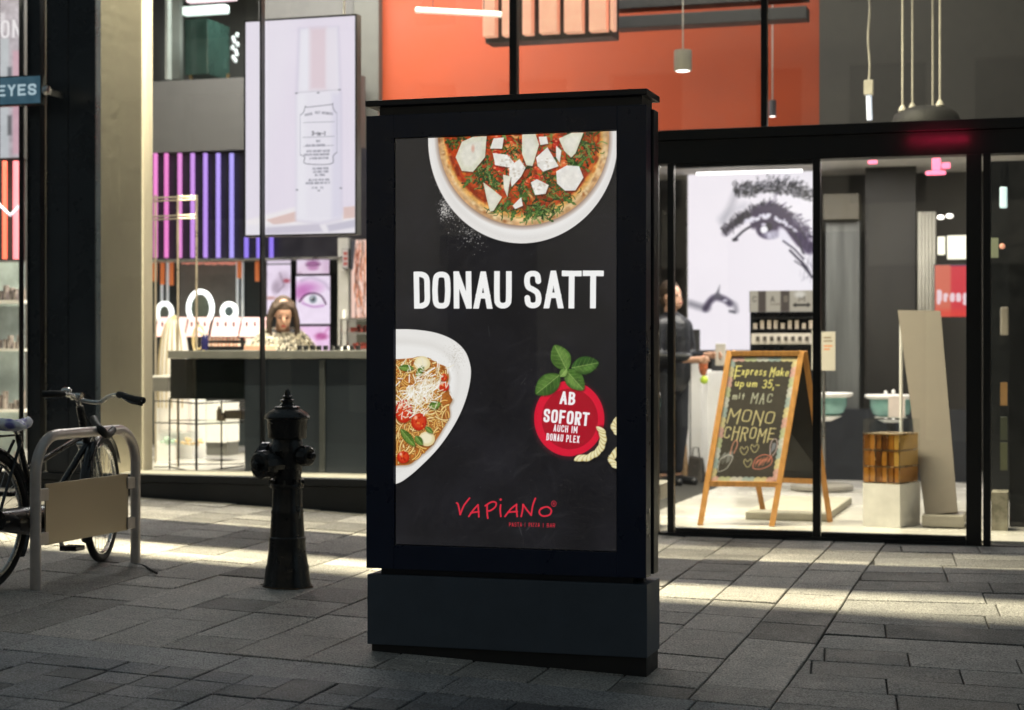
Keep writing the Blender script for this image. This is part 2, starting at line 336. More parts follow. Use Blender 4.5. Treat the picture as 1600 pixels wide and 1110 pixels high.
# ================================================================ pavement
def clipin(poly, d):                             # inset a convex polygon (ccw) by d
    n = len(poly); out = list(poly)
    for i in range(n):
        a, b = poly[i], poly[(i+1) % n]; ex, ey = b[0]-a[0], b[1]-a[1]; l = math.hypot(ex, ey)
        if l < 1e-6: continue
        nx, ny = -ey/l, ex/l; out = half(out, nx, ny, nx*a[0]+ny*a[1]+d)
        if len(out) < 3: return []
    return out
def half(poly, nx, ny, c):                       # keep nx*x+ny*y >= c
    out = []
    for i in range(len(poly)):
        a, b = poly[i], poly[(i+1) % len(poly)]; da = nx*a[0]+ny*a[1]-c; db = nx*b[0]+ny*b[1]-c
        if da >= 0: out.append(a)
        if (da >= 0) != (db >= 0):
            t = da/(da-db); out.append((a[0]+(b[0]-a[0])*t, a[1]+(b[1]-a[1])*t))
    return out
rs = random.Random(3); pbm = bmesh.new(); cl_ = pbm.loops.layers.float_color.new('tint')
def slab(poly, tint, joint=.0035, lift=0):
    p = clipin(poly, joint)
    if len(p) < 3: return
    q = clipin(p, .003+rs.random()*.002)
    if len(q) < 3 or len(q) != len(p): q = None
    ar = abs(sum(a[0]*b[1]-b[0]*a[1] for a, b in zip(p, p[1:]+p[:1])))/2
    if ar < .004: return
    dz = rs.gauss(0, .0016)+lift; sx, sy = rs.gauss(0, .004), rs.gauss(0, .004)
    cx = sum(a[0] for a in p)/len(p); cy = sum(a[1] for a in p)/len(p)
    Z = lambda a: zg(a[0], a[1])+dz+(a[0]-cx)*sx+(a[1]-cy)*sy
    fs = []; lo = [pbm.verts.new((a[0], a[1], Z(a)-.03)) for a in p]; mi = [pbm.verts.new((a[0], a[1], Z(a)-.003)) for a in p]
    n = len(p)
    for i in range(n): fs.append(pbm.faces.new((lo[i], lo[(i+1) % n], mi[(i+1) % n], mi[i])))
    if q:
        tp = [pbm.verts.new((a[0], a[1], Z(a))) for a in q]
        for i in range(n): fs.append(pbm.faces.new((mi[i], mi[(i+1) % n], tp[(i+1) % n], tp[i])))
        fs.append(pbm.faces.new(tp))
    else: fs.append(pbm.faces.new(mi))
    for f in fs:
        for l in f.loops: l[cl_] = (*tint, 1)
def tone(k, warm=0):
    b = k*rs.choice((.58, .72, .84, .94, 1, 1.07, 1.18, 1.3))
    return (b*(1+warm), b, b*(1-warm*1.2))
P_ = .3133
for i in range(-30, 12):                         # columns running away from the camera
    u0 = -1.0-P_*(i+1) if i >= 0 else None
    if i < 0: continue
for i in range(0, 30):
    u1 = -1.0-P_*i; u0 = u1-P_; v = 6.53+0
    while v < VF+.3:
        L = rs.choice((.2, .3, .3, .4, .4, .5, .6)); v1 = min(v+L, VF+.3)
        if VF+.3-v1 < .12: v1 = VF+.3
        slab([(u0, v), (u1, v), (u1, v1), (u0, v1)], tone(.32, .07)); v = v1
ca, sa = math.cos(R(6.5)), math.sin(R(6.5))      # turned field in front of the entrance
for j in range(-16, 18):
    b0 = 6.9+.29*j; a = -4+rs.random()*.5
    while a < 9:
        L = rs.choice((.35, .45, .6, .75, .9)); q = [(a, b0), (a+L, b0), (a+L, b0+.29), (a, b0+.29)]; a += L
        p = [(-1+x*ca-(y-6.9)*sa, 6.9+x*sa+(y-6.9)*ca) for x, y in q]
        p = half(p, 1, 0, -1.0)
        if len(p) >= 3: p = half(p, 0, -1, -(VF+.3))
        if len(p) >= 3: p = half(p, 0, 1, 4.2)
        if len(p) >= 3: slab(p, tone(.26, .05))
for i in range(-16, 20):                         # kerb band
    u0 = -2.2-.92*i; slab([(u0, 6.22), (min(u0+.92, -1.0), 6.22), (min(u0+.92, -1.0), 6.53), (u0, 6.53)], tone(.25, .0)) if u0 < -1.02 else None
for i in range(0, 52):                           # small bluish setts of the lane
    u1 = -1.0-.176*i; u0 = u1-.176; v = 6.22; 
    while v > 2.2:
        L = rs.choice((.176, .176, .264, .352)); slab([(u0, v-L), (u1, v-L), (u1, v), (u0, v)], tone(.175, -.05), .0028); v -= L
me = bpy.data.meshes.new('pavement'); bmesh.ops.recalc_face_normals(pbm, faces=pbm.faces); pbm.to_mesh(me); pbm.free()
pm = mat('paving_stone', (.2, .2, .2), .62, var=.22, scale=3.5, bump=.8, bscale=150, attr='tint', rvar=.14, spec=.5)
# gritty speckle and stains on the stone
N = pm.node_tree; L_ = N.links; b = N.nodes['Principled BSDF']; src = b.inputs['Base Color'].links[0].from_socket
tcn = [n for n in N.nodes if n.type == 'TEX_COORD'][0]
v1 = N.nodes.new('ShaderNodeTexNoise'); v1.inputs['Scale'].default_value = 120; v1.inputs['Detail'].default_value = 3; L_.new(tcn.outputs['Object'], v1.inputs['Vector'])
v2 = N.nodes.new('ShaderNodeTexNoise'); v2.inputs['Scale'].default_value = 14; v2.inputs['Detail'].default_value = 8; v2.inputs['Roughness'].default_value = .72; L_.new(tcn.outputs['Object'], v2.inputs['Vector'])
for n_, lo, hi, a_, b_ in ((v1, .36, .64, .5, 1.6), (v2, .35, .7, 1.12, .72)):
    r_ = N.nodes.new('ShaderNodeMapRange'); r_.inputs[1].default_value = lo; r_.inputs[2].default_value = hi; r_.inputs[3].default_value = a_; r_.inputs[4].default_value = b_; L_.new(n_.outputs[0], r_.inputs[0])
    s_ = N.nodes.new('ShaderNodeVectorMath'); s_.operation = 'SCALE'; L_.new(src, s_.inputs[0]); L_.new(r_.outputs[0], s_.inputs['Scale']); src = s_.outputs[0]
L_.new(src, b.inputs['Base Color'])
me.materials.append(pm); po = bpy.data.objects.new('pavement', me); COL.objects.link(po); tag(po, kind='structure')
g = MB(); us = [-60, -30, -14]+[-10+.5*i for i in range(26)]+[6, 30, 60]; vs = [-40, -10, 2]+[4+.5*i for i in range(16)]+[12, 60]
def zz(u, v): return zg(max(-11, min(4, u)), max(2, min(11.5, v)))-.012
for a, b_ in zip(us, us[1:]):
    for c_, d_ in zip(vs, vs[1:]): g.face([(a, c_, zz(a, c_)), (b_, c_, zz(b_, c_)), (b_, d_, zz(b_, d_)), (a, d_, zz(a, d_))])
tag(obj('ground', g, mat('joint_sand', (.035, .034, .03), .9, bump=.3, bscale=60)), kind='structure')
# ================================================================ shop building
UL, UR = -9.2, 3.2
ud = U(1031, VF)                                 # left edge of the entrance
bld = thing('shop_building', 'shop front with dark metal frames, tall glass panes and a long low plinth', 'shop', (-3, VF, 0))
def part(name, mb, m, par=bld, **k): return obj(name, mb, m, par, **k)
pl = MB(); pl.box((UL, VF, -.15), (ud-.02, VF+.1, .345), .004); pl.box((UL, VF-.02, .348), (ud-.02, VF+.1, .398), .004)
part('plinth', pl, mat('plinth_metal', (.02, .022, .025), .45, .3, var=.2))
sl = MB().box((U(176, VF), VF+.1, .30), (ud-.02, VF+.52, .40), .004); part('inner_sill', sl, mat('sill_stone', (.22, .21, .18), .5))
def post(x0, x1, z0, z1, d0=-.03, d1=.035, name='mullion'):
    m = MB().box((U(x0, VF+d0), VF+d0, z0), (U(x1, VF+d1), VF+d1, z1), .003); return part(name, m, M['frame'])
post(405.5, 414.5, .4, 3.9); post(795.5, 811.5, 2.66, 3.9); post(1188.5, 1200.5, 2.668, 3.9)
post(30, 37, .4, 3.9); post(62, 70, .4, 3.9)
tr = MB(); u8 = U(800, VF)
tr.box((u8, VF-.045, 2.60), (UR, VF+.12, 2.665), .004); tr.box((u8, VF-.03, 2.452), (UR, VF+.11, 2.598), .003)
part('transom', tr, M['frame'])
lt = MB().box((u8, VF+.12, 2.655), (UR, VF+.2, 2.68), .002); part('light_ledge', lt, mat('pale_ledge', (.22, .2, .16), .5))
hb = MB().box((UL, VF-.02, 3.93), (UR, VF+.02, 4.345), .005); part('added_shade_bar', hb, M['frame'])  # unseen bar added to shade the dark stripe between the light bands
sp = MB().box((UL, VF-.02, 4.545), (UR, VF+.02, 5.6)); sp.box((UL, VF-.02, 5.601), (UR, VF+.3, 7.5)); part('fascia', sp, M['dark'])  # unseen front wall; its lower edge is shaped to end the light bands
cd = MB(); cd.box((U(70, VF), VF+.02, .4), (U(104, VF), VF+.1, 3.93), .004); cd.box((U(105, VF), VF+.02, .4), (U(146.5, VF), VF+.1, 3.93), .004); cd.box((U(37.2, VF), VF+.04, .4), (U(61.8, VF), VF+.1, 3.93), .004)
part('cladding', cd, mat('navy_cladding', (.012, .017, .024), .3, .0, var=.3, scale=2, rvar=.12))
def pane(x0, x1, z0, z1, V=VF+.03, name='window_pane'):
    a, b = U(x0, VF), U(x1, VF); return part(name, MB().box((a, V, z0), (b, V+.012, z1)), M['glass'])
pane(147, 405.5, .4, 3.93); pane(414.5, 795.5, .4, 3.93); pane(811.5, 1188.5, 2.667, 3.93); pane(1200.5, 1720, 2.667, 3.93); pane(-230, 30, .4, 3.93)
pane(812, 1030, .4, 2.45)
post(795.5, 811.5, .4, 2.6)
# posts of the entrance
gz = .03
post(1022, 1030.5, -.1, 2.45); post(1509.5, 1534, -.1, 2.452, -.03, .05); post(1536, 1548.5, -.1, 2.452, -.05, .05)
th = MB(); th.box((U(1030.5, VF), VF-.03, -.05), (U(1509.5, VF), VF+.1, .105), .004); th.box((U(1548.5, VF), VF-.03, -.05), (UR, VF+.1, .085), .004); part('threshold', th, M['frame'])
pane(1030.5, 1044, .105, 2.45); pane(1548.5, 1740, .085, 2.45)
dr = obj('sliding_door', MB().box((U(1044, VF), VF-.028, .107), (U(1055.5, VF+.03), VF+.03, 2.45), .003), M['frame'], bld)
d2 = MB(); d2.box((U(1270.5, VF), VF-.028, .107), (U(1283.5, VF+.03), VF+.03, 2.45), .003); d2.box((U(1056, VF), VF-.02, 2.425), (U(1270, VF), VF+.05, 2.45)); d2.box((U(1056, VF), VF-.02, .107), (U(1270, VF), VF+.05, .135)); d2.box((U(1284, VF), VF-.02, .107), (U(1509, VF), VF+.05, .133)); obj('door_rail', d2, M['frame'], dr)
obj('glass_leaf', MB().box((U(1056, VF), VF+.01, .136), (U(1270.5, VF), VF+.022, 2.424)), M['glass'], dr)
obj('glass_leaf', MB().box((U(1284, VF), VF+.01, .134), (U(1509.5, VF), VF+.022, 2.45)), M['glass'], dr)
dl = MB().box((U(1078, VF), VF+.2, 2.40), (U(1246, VF), VF+.24, 2.418)); obj('door_lamp', dl, mat('lamp_strip', (.9, .9, .9), emit=(1, .98, .95), es=2.2), bld)
# shell of the building: floors, walls, roof (the part the camera can look into)
FL, FR, UD = .36, .10, U(1026, 18)                # floor levels left / right and the split between them
wl = lambda name, mb, m: tag(obj(name, mb, m), kind='structure')
fm_l = mat('pale_floor', (.62, .60, .56), .25, var=.06, scale=1.5)
wl('floor', MB().box((UL, VF+.1, FL-.3), (UD, 18.2, FL)), fm_l)
wl('floor', MB().box((UD+.002, VF+.1, FR-.3), (UR, 18.2, FR)), fm_l)
wl('ceiling', MB().box((UL, VF+.1, 5.4), (UR, 18.2, 5.6)), mat('ceiling_dark', (.1, .1, .1), .9))
cm = mat('ceiling_white', (.62, .6, .57), .8)
wl('ceiling', MB().box((U(812, 14.6), 14.6, 2.97), (UR, 17.35, 3.06)), cm)
wl('wall', MB().box((UL, 18.0, -.1), (UR, 18.2, 5.4)), M['grey'])
wl('wall', MB().box((UL-.15, VF, -.1), (UL, 18.2, 5.6)), M['grey']); wl('wall', MB().box((UR, VF, -.1), (UR+.15, 18.2, 5.6)), M['grey'])
wl('wall', MB().box((UD-.05, 13.2, FL), (UD+.05, 18, 2.96)), M['grey'])
# opposite side of the lane, seen only as a reflection in the glass
ob = thing('apartment_building', 'pale rendered house front across the lane', 'house', (-2, -7, 0))
om = MB()
xs = [-18+2.0*i for i in range(17)]
for i, x in enumerate(xs[:-1]): om.box((x, -7.4, -.3), (x+.75+.5*(i % 3 == 0), -7, 14))
for z0, z1 in ((2.7, 3.7), (6.0, 7.0), (9, 10), (12, 14)): om.box((-18, -7.41, z0), (14, -7.005, z1))
obj('wall', om, mat('pale_render', (.5, .47, .4), .8), ob)
wm = MB()
for x in xs[:-1]: 
    for z in (-.2, 3.7, 7.0, 10): wm.box((x+.7, -7.35, z), (x+2.02, -7.3, z+3))
obj('window', wm, M['dark'], ob)
# pillar and upper walls
V1 = VF+.38
pm_ = mat('beige_stone', (.42, .38, .30), .7, var=.14, scale=1.6, bump=.12, bscale=25, stretch=(1.2, 1.2, .5))
tag(obj('stone_pillar', MB().box((U(146, V1), V1, FL), (U(239, V1+.16), V1+.16, 5.4), .01), pm_), 'broad beige stone pillar behind the glass, left of the neon tubes', 'pillar')
VO = 15.5
og = mat('orange_paint', (.33, .042, .002), .6, var=.10, scale=1.2, bump=.05)
tag(obj('orange_wall', MB().box((U(592, VO), VO, 3.065), (U(1280, VO), VO+.15, 5.39)), og), 'big plain orange wall high up inside the shop', 'wall')
tag(obj('grey_wall', MB().box((U(1280, VO)+.003, VO-.02, 3.065), (UR-.01, VO+.15, 5.39)), mat('dim_grey', (.06, .06, .054), .7, var=.15)), 'dim grey upper wall to the right of the orange wall', 'wall')
tag(obj('grey_column', MB().box((U(553, VO-.1), VO-.1, FL), (U(591.4, VO-.1), VO+.14, 5.39)), mat('column_grey', (.10, .10, .085), .6)), 'grey column between the tall hanging screen and the orange wall', 'column')
# pendant lamps and cords
def pendant(x, y0, y1, wpx, V, label, grp, m, em):
    p = at(x, y1, V); q = at(x, y0, V); r = wpx/2*V/ (FPX*CS)
    t = thing('pendant_lamp', label, 'lamp', (p.x, p.y, p.z), grp)
    obj('lamp_shade', MB().lathe([(r*.98, 0), (r, .005), (r, q.z-p.z-.004), (r*.97, q.z-p.z)], p, n=28), m, t, smooth=35)
    obj('cord', MB().tube([(p.x, p.y, q.z), (p.x, p.y, 5.38)], .006, 6), mat('cord_white', (.5, .48, .45), .6), t)
    obj('diffuser', MB().lathe([(r*.75, -.004), (r*.78, -.001)], p, n=24), em, t)
pw = mat('lamp_diffuser', (.9, .9, .9), emit=(1, .96, .9), es=3)
pendant(1067, 79, 111, 27, 13.6, 'grey cylinder pendant lamp in front of the orange wall, nearer one', 'cylinder pendant lamps', mat('lamp_grey', (.30, .29, .25), .5), pw)
pendant(1207, 157, 182, 11, 15.0, 'small dark cylinder pendant lamp just right of the upper mullion', 'cylinder pendant lamps', mat('lamp_dark', (.10, .10, .12), .5), pw)
# slatted glowing lamp at the top
sV = 13.4; t = thing('slatted_lamp', 'row of glowing pinkish orange blocks hanging at the top of the orange wall', 'lamp', at(880, 60, sV))
sm1 = mat('lamp_block', (.8, .5, .4), .5, emit=(1, .42, .26), es=.4); sm2 = M['dark']
for x0, x1, y1 in ((754, 773, 57), (784, 798, 56), (816, 830, 54), (842, 870, 52), (881, 909, 51), (920, 947, 49), (953, 959, 47)):
    a = at(x0, y1, sV); b = at(x1, -60, sV); obj('lamp_block', MB().box((a.x, sV, a.z), (b.x, sV+.1, b.z), .006), sm1, t)
a = at(752, 60, sV); b = at(952, -60, sV); obj('lamp_body', MB().box((a.x, sV+.105, a.z-.02), (b.x, sV+.32, b.z)), sm2, t)
a = at(650, 16, 12.6); b = at(783, 23, 12.6); t = thing('tube_lamp', 'slim white tube lamp hanging at the top left of the orange wall', 'lamp', a)
obj('tube', MB().tube([a, b], .022, 10), mat('tube_white', (.85, .83, .8), .4, emit=(1, .95, .9), es=.35), t)
obj('cord', MB().tube([a.lerp(b, .2), a.lerp(b, .2)+Vector((0, 0, 1.5))], .004, 5).tube([a.lerp(b, .8), a.lerp(b, .8)+Vector((0, 0, 1.5))], .004, 5), M['dark'], t)
a = at(960, 45, 14.3); b = at(1260, 8, 14.3); tag(obj('ceiling_beam', MB().box((a.x, 14.3, a.z), (b.x, 14.5, a.z+.1), .006).box((a.x, 14.3, a.z+.16), (b.x, 14.5, a.z+.24), .006), M['dark']), 'dark double rail crossing the top of the orange wall', 'rail')
# white cord with plug and the dome lamp on four cords
p = at(1357.5, 145, 13.2); t = thing('hanging_plug', 'pale connector on a twisted cord hanging alone above the glass doors', 'plug', p)
pts = [(p.x+.006*math.sin(i*.9), p.y, p.z+.09+i*.06) for i in range(36)]
cw = mat('cord_pale', (.55, .52, .45), .6)
obj('cord', MB().tube(pts, .008, 6), cw, t); obj('connector', MB().box(p+Vector((-.034, -.03, -.02)), p+Vector((.034, .03, .09)), .008), cw, t)
obj('tail', MB().tube([p+Vector((0, 0, -.02)), p+Vector((.006, 0, -.2))], .02, 8), mat('plug_glow', (.8, .85, .95), .4, emit=(.75, .85, 1), es=.7), t)
c = at(1447, 186, 13.0); rr = 53*13/FPX
t = thing('dome_lamp', 'wide dark dome lamp hung on four pale cords above the right door', 'lamp', c)
obj('lamp_shade', MB().lathe([(rr, -.06), (rr*.99, -.03), (rr*.9, .03), (rr*.7, .065), (rr*.4, .085), (.01, .09)], c, n=36), mat('dome_black', (.004, .004, .005), .7), t, smooth=40)
for x, y in ((1412, 176), (1424, 167), (1456, 170), (1470, 168)):
    q = at(x, y, 13.0); q.y += (-.1 if x in (1412, 1470) else .1); cdm = obj('cord', MB().tube([q, (q.x, q.y, 5.3)], .0075, 6), cw, t); obj('fitting', MB().lathe([(.018, -.02), (.03, 0), (.022, .02), (.01, .04)], q, n=12), cw, cdm)
# far left window: neon sign, blue sign, shelves
VN = 12.0
sgp = Paint(70, 420, ((0, 0), (34, 0), (34, 245), (0, 245)), C(190, 180, 190)); sgp.img += sgp.noise(9, 3, 1)[..., None]*.12
for x, y, w_, h_, c_ in ((0, 60, 14, 190, C(205, 215, 220)), (20, 80, 14, 160, C(225, 170, 190)), (12, 105, 6, 20, C(70, 75, 90)), (12, 180, 6, 30, C(60, 60, 70)), (0, 20, 8, 30, C(240, 235, 240))):
    sgp.poly([(x, y), (x+w_, y), (x+w_, y+h_), (x, y+h_)], c_, .75, soft=4)
sgp.text('ON', 1, 32, 28, 14, 4, C(250, 245, 250), 4)
L0 = at(-60, 0, VN)
t = thing('lit_sign', 'bright pink and white lit panel in the far left window, above the red tubes', 'sign', at(15, 245, VN))
a, b = at(0, 0, VN), at(34, 246, VN)
sgp.mesh('sign_face', (a.x, VN, a.z), (b.x, VN, a.z), (b.x, VN, b.z), (a.x, VN, b.z), screenmat('sign_glow', .8), t)
obj('sign_case', MB().box((a.x-.02, VN+.004, a.z+.4), (b.x+.01, VN+.1, b.z-.012)), M['dark'], t)
t = thing('neon_sign', 'pair of red and pink neon tubes in the far left window', 'neon light', at(15, 405, VN))
for x, w_, c_ in ((7.5, 9, (1, .16, .07)), (25, 11, (1, .25, .3))):
    a, b = at(x, 405, VN), at(x, 252, VN); obj('neon_tube', MB().tube([a, b], w_/2*VN/FPX, 10), mat('neon_red', (.5, .1, .1), emit=c_, es=1.6), t)
a, b = at(-60, 408, VN), at(33, 248, VN); obj('back_panel', MB().box((a.x, VN+.05, a.z), (b.x, VN+.09, b.z)), M['dark'], t)
vs_ = Paint(40, 24, ((0, 0), (40, 0), (40, 24), (0, 24)), C(30, 20, 25))
q0, q1 = at(-4, 318, VN-.1), at(36, 336, VN-.1); mbv = MB().tube([(q0.x, q0.y, q0.z), ((q0.x+q1.x)/2-.0, q0.y, q1.z), (q1.x, q0.y, q0.z)], .012, 8)
tag(obj('chevron_light', mbv, mat('chevron_glow', (.8, .8, .9), emit=(.8, .75, .95), es=.9)), 'small white chevron shaped light across the red neon tubes', 'light')
VE = VF-.22
sg = Paint(130, 80, ((0, 0), (63, 0), (63, 40), (0, 40)), C(60, 92, 108)); sg.img += sg.noise(12, 2, 4)[..., None]*.05
sg.text('EYES', -4, 11, 17, 13, 3, C(190, 215, 225), 3.4)
t = thing('blue_sign', 'small pale blue projecting sign in front of the dark cladding', 'sign', at(20, 160, VE)); a, b = at(0, 122, VE), at(63, 161, VE)
sg.mesh('sign_face', (a.x, VE-.002, a.z), (b.x, VE-.002, a.z), (b.x, VE-.002, b.z), (a.x, VE-.002, b.z), screenmat('sign_blue', .75), t)
obj('sign_case', MB().box((a.x-.25, VE, a.z+.01), (b.x+.006, VE+.06, b.z-.01), .004), M['black'], t); cc = at(73, 142, VE); obj('sign_bracket', MB().lathe([(.03, -.02), (.04, 0), (.03, .02)], cc, (1, 0, 0), 16).box((b.x, VE+.01, cc.z-.012), (b.x+.06, VE+.035, cc.z+.012)).box((b.x+.02, VE+.01, cc.z-.02), (b.x+.04, VF+.03, cc.z+.02)), M['chrome'], t)
t = thing('display_shelf', 'brightly lit shelf unit of small goods in the far left window', 'shelf', at(15, 740, 12.1))
for y in (470, 545, 640, 735):
    a = at(-60, y, 12.1); b = at(33, y, 12.1); obj('shelf', MB().box((a.x, 12.1, a.z-.02), (b.x, 12.45, a.z)), M['white'], t)
a = at(-60, 740, 12.46); b = at(34, 410, 12.46); obj('back_panel', MB().box((a.x, 12.46, a.z), (b.x, 12.5, b.z)), mat('shelf_back', (.42, .5, .52), .5, var=.3, scale=5), t)
gm = mat('goods', (.3, .26, .25), .4, var=.8, scale=20)
for y in (470, 545, 640, 735):
    for i in range(7):
        a = at(-20+i*8+rs.uniform(-2, 2), y, 12.15); hh = rs.uniform(.04, .16); obj('box', MB().box((a.x, 12.15, a.z+.001), (a.x+.026, 12.2, a.z+hh), .004), gm, t)
# ================================================================ advertising pillar
VK = 6.83
xl, xr = at(572, 500, VK).x, at(1009.5, 500, VK).x
kx = (xl+xr)/2; kz = -.045
k = thing('advertising_pillar', 'black free standing advertising pillar with a backlit food poster', 'advertising pillar', (kx, VK+.115, -.02))
kb = mat('pillar_black', (.004, .007, .016), .33, .0, var=.12, bump=.04, bscale=700, rvar=.06)
kd = mat('pillar_base_paint', (.065, .085, .115), .5, .25, var=.10, bump=.12, bscale=900, rvar=.06)
px0, px1, pz0, pz1 = at(617, 500, VK).x, at(962, 500, VK).x, at(617, 850.5, VK).z, at(617, 217.5, VK).z
def frame(y0, y1):
    m = MB(); Z0, Z1 = .358, 2.219; a, b = px0-.004, px1+.004; c, d = pz0-.004, pz1+.004
    m.box((xl, y0, Z0), (a, y1, Z1), .004); m.box((b, y0, Z0), (xr, y1, Z1), .004)
    m.box((a-.0005, y0+.0004, Z0), (b+.0005, y1-.0004, c), .002); m.box((a-.0005, y0+.0004, d), (b+.0005, y1-.0004, Z1), .002); return m
obj('front_frame', frame(VK, VK+.088), mat('frame_glow_blue', (.005, .013, .042), .3, .0, var=.12, bump=.04, bscale=700, rvar=.05), k)  # blue glow of the poster is put into this base colour
obj('body', MB().box((xl+.055, VK+.089, .32), (xr-.03, VK+.141, 2.262), .002).box((xl+.06, VK+.02, .3), (xr-.06, VK+.21, .356)), kb, k)
obj('rear_frame', MB().box((xl, VK+.142, .358), (xr, VK+.228, 2.219), .005), kb, k)
obj('base', MB().box((xl+.006, VK-.002, .046), (xr+.004, VK+.232, .333), .0025), kd, k)
obj('foot', MB().box((xl+.022, VK+.010, -.12), (xr-.001, VK+.222, .0455)), mat('foot_black', (.012, .012, .013), .6), k)
ct = MB().box((xl-.002, VK-.006, 2.2565), (xr+.004, VK+.236, 2.281), .003); obj('top_cap', ct, kb, k)
obj('lock', MB().lathe([(.011, 0), (.011, .003), (.004, .0032)], (xr+.0, VK+.045, 1.25), (1, 0, 0), 16), M['chrome'], k); obj('lock', MB().lathe([(.011, 0), (.011, .003), (.004, .0032)], (xr+.0, VK+.045, .62), (1, 0, 0), 16), M['chrome'], k)
db = MB(); rr_ = random.Random(4)
for i in range(40):
    u_ = rr_.uniform(xl+.03, xr-.02); v_ = VK+rr_.uniform(.0, .2); s_ = rr_.uniform(.003, .009)*(1.8 if rr_.random() < .15 else 1)
    db.ell((u_, v_, 2.2812), (s_*1.6, s_, s_*.42), Matrix.Rotation(rr_.uniform(0, 3), 3, 'Z'), 6)
obj('dirt', db, mat('dirt', (.03, .028, .024), .9), k, smooth=180)
obj('head', MB().box((xl+.05, VK+.025, 2.2195), (xr-.022, VK+.205, 2.2562)), kb, k)
# ---- the poster
PW, PH = 440, 790
A = Paint(PW, PH, ((617, 217.5), (962, 203), (962, 861), (617, 850.5)), C(31, 30, 33))
n1 = A.noise(60, 4, 1); n2 = A.noise(6, 3, 2); n3 = A.noise(150, 2, 7)
A.img += (n1*.028+n2*.010+n3*.02)[..., None]; A.img[..., 2] += n1*.006
rr_ = random.Random(11)
for i in range(170):                              # chalk wipes and scratches
    x, y = rr_.uniform(617, 962), rr_.uniform(215, 860); an = rr_.gauss(-.4, .5); L = rr_.uniform(8, 46); b_ = rr_.uniform(-5, 5)
    p = [(x, y), (x+math.cos(an)*L*.5-b_*math.sin(an), y+math.sin(an)*L*.5+b_), (x+math.cos(an)*L, y+math.sin(an)*L)]
    A.stroke(catmull(p, 4), rr_.uniform(1, 6), C(120, 120, 124), rr_.uniform(.02, .07), soft=rr_.uniform(2, 6))
for i in range(10):
    x, y = rr_.uniform(640, 940), rr_.uniform(380, 850); an = rr_.uniform(-2, 2); A.stroke([(x, y), (x+10*math.cos(an), y+16*math.sin(an))], .7, C(150, 150, 150), .35)
for i in range(120): A.ell(rr_.uniform(620, 960), rr_.uniform(220, 858), .5, .5, C(190, 190, 185), rr_.uniform(.1, .5))
def r1(x, y): return (600+x/3.7, 180+y/3.7)       # close-up coordinates, top half
def r2(x, y): return (600+x/2.775, 480+y/2.775)   # bottom half
# flour
for i in range(900):
    t_ = rr_.random(); cx, cy = 690+t_*60+rr_.gauss(0, 6+7*t_), 285+t_*90+rr_.gauss(0, 13); 
    if rr_.random() < .35: cx, cy = rr_.gauss(697, 5), rr_.gauss(326, 9)
    s_ = rr_.choice((.4, .5, .7, 1)); A.ell(cx, cy, s_, s_, C(225, 222, 215), rr_.uniform(.2, .8))
# plate and pizza
pcx, pcy = 816.5, 218
A.ell(pcx+1, pcy+1, 150, 164, C(12, 12, 13), .5, soft=10); tx = A.noise(40, 2, 9)*.02
A.ell(pcx, pcy, 147.5, 161.5, C(238, 235, 231), tex=tx)
A.ell(pcx+2, pcy, 141, 154, C(222, 219, 215), .55, soft=7); A.ell(pcx+4, pcy+2, 137, 148, C(246, 244, 241), .8, soft=8)
A.ell(818, 214, 136, 142, C(140, 110, 92), .75, soft=7)
cz = A.noise(7, 4, 3); cz2 = A.noise(20, 2, 5)
A.ell(818, 212, 133, 139.5, C(205, 160, 112), tex=cz*.16+cz2*.12)
A.ell(818, 211, 128, 134, C(238, 208, 158), .85, soft=5, tex=cz*.14+cz2*.10); A.ell(817, 210, 125, 130, C(224, 165, 84), .9, soft=6, tex=cz*.25+cz2*.2)
for i in range(60):
    an = rr_.uniform(0, math.pi); A.ell(818+math.cos(an)*rr_.uniform(124, 132), 212+math.sin(an)*rr_.uniform(129, 138), rr_.uniform(1.5, 5), rr_.uniform(1, 3), C(*rr_.choice(((150, 84, 34), (110, 58, 25), (250, 226, 180), (245, 222, 176)))), rr_.uniform(.25, .7), soft=2.5, rot=an+1.57)
A.ell(817, 208, 120, 124, C(146, 42, 16), .95, soft=5, tex=cz*.35); A.ell(817, 206, 114, 118, C(176, 66, 26), .9, soft=5, tex=cz*.4+cz2*.3)
for i in range(80):
    an = rr_.uniform(0, math.pi); A.ell(817+math.cos(an)*rr_.uniform(106, 124), 207+math.sin(an)*rr_.uniform(106, 128), rr_.uniform(2, 6), rr_.uniform(1.5, 3), C(*rr_.choice(((196, 62, 22), (120, 28, 12), (232, 150, 60), (214, 104, 36)))), .6, soft=2, rot=an+1.57)
for i in range(150):
    an = rr_.uniform(0, math.pi); r_ = rr_.uniform(0, 100)**1
    A.ell(817+math.cos(an)*r_, 206+math.sin(an)*r_, rr_.uniform(3, 8), rr_.uniform(2, 6), C(*rr_.choice(((200, 55, 28), (160, 34, 18), (222, 120, 50), (232, 190, 120), (120, 40, 20), (210, 70, 30)))), .75, soft=2, rot=rr_.uniform(0, 3))
gr = ((62, 98, 40), (40, 70, 30), (98, 134, 62), (30, 52, 26), (122, 150, 84), (50, 84, 36))
def leaf(x, y, L, w_, an, col, al=.95):
    c_, s_ = math.cos(an), math.sin(an); P = []
    for t_, q in ((0, 0), (.2, .25), (.35, .12), (.5, .45), (.62, .2), (.78, .5), (.92, .3), (1, 0)): P.append((t_, q))
    P = P+[(t_, -q) for t_, q in P[::-1][1:-1]]
    A.poly([(x+(t_*L)*c_-(q*w_)*s_, y+(t_*L)*s_+(q*w_)*c_) for t_, q in P], col, al)
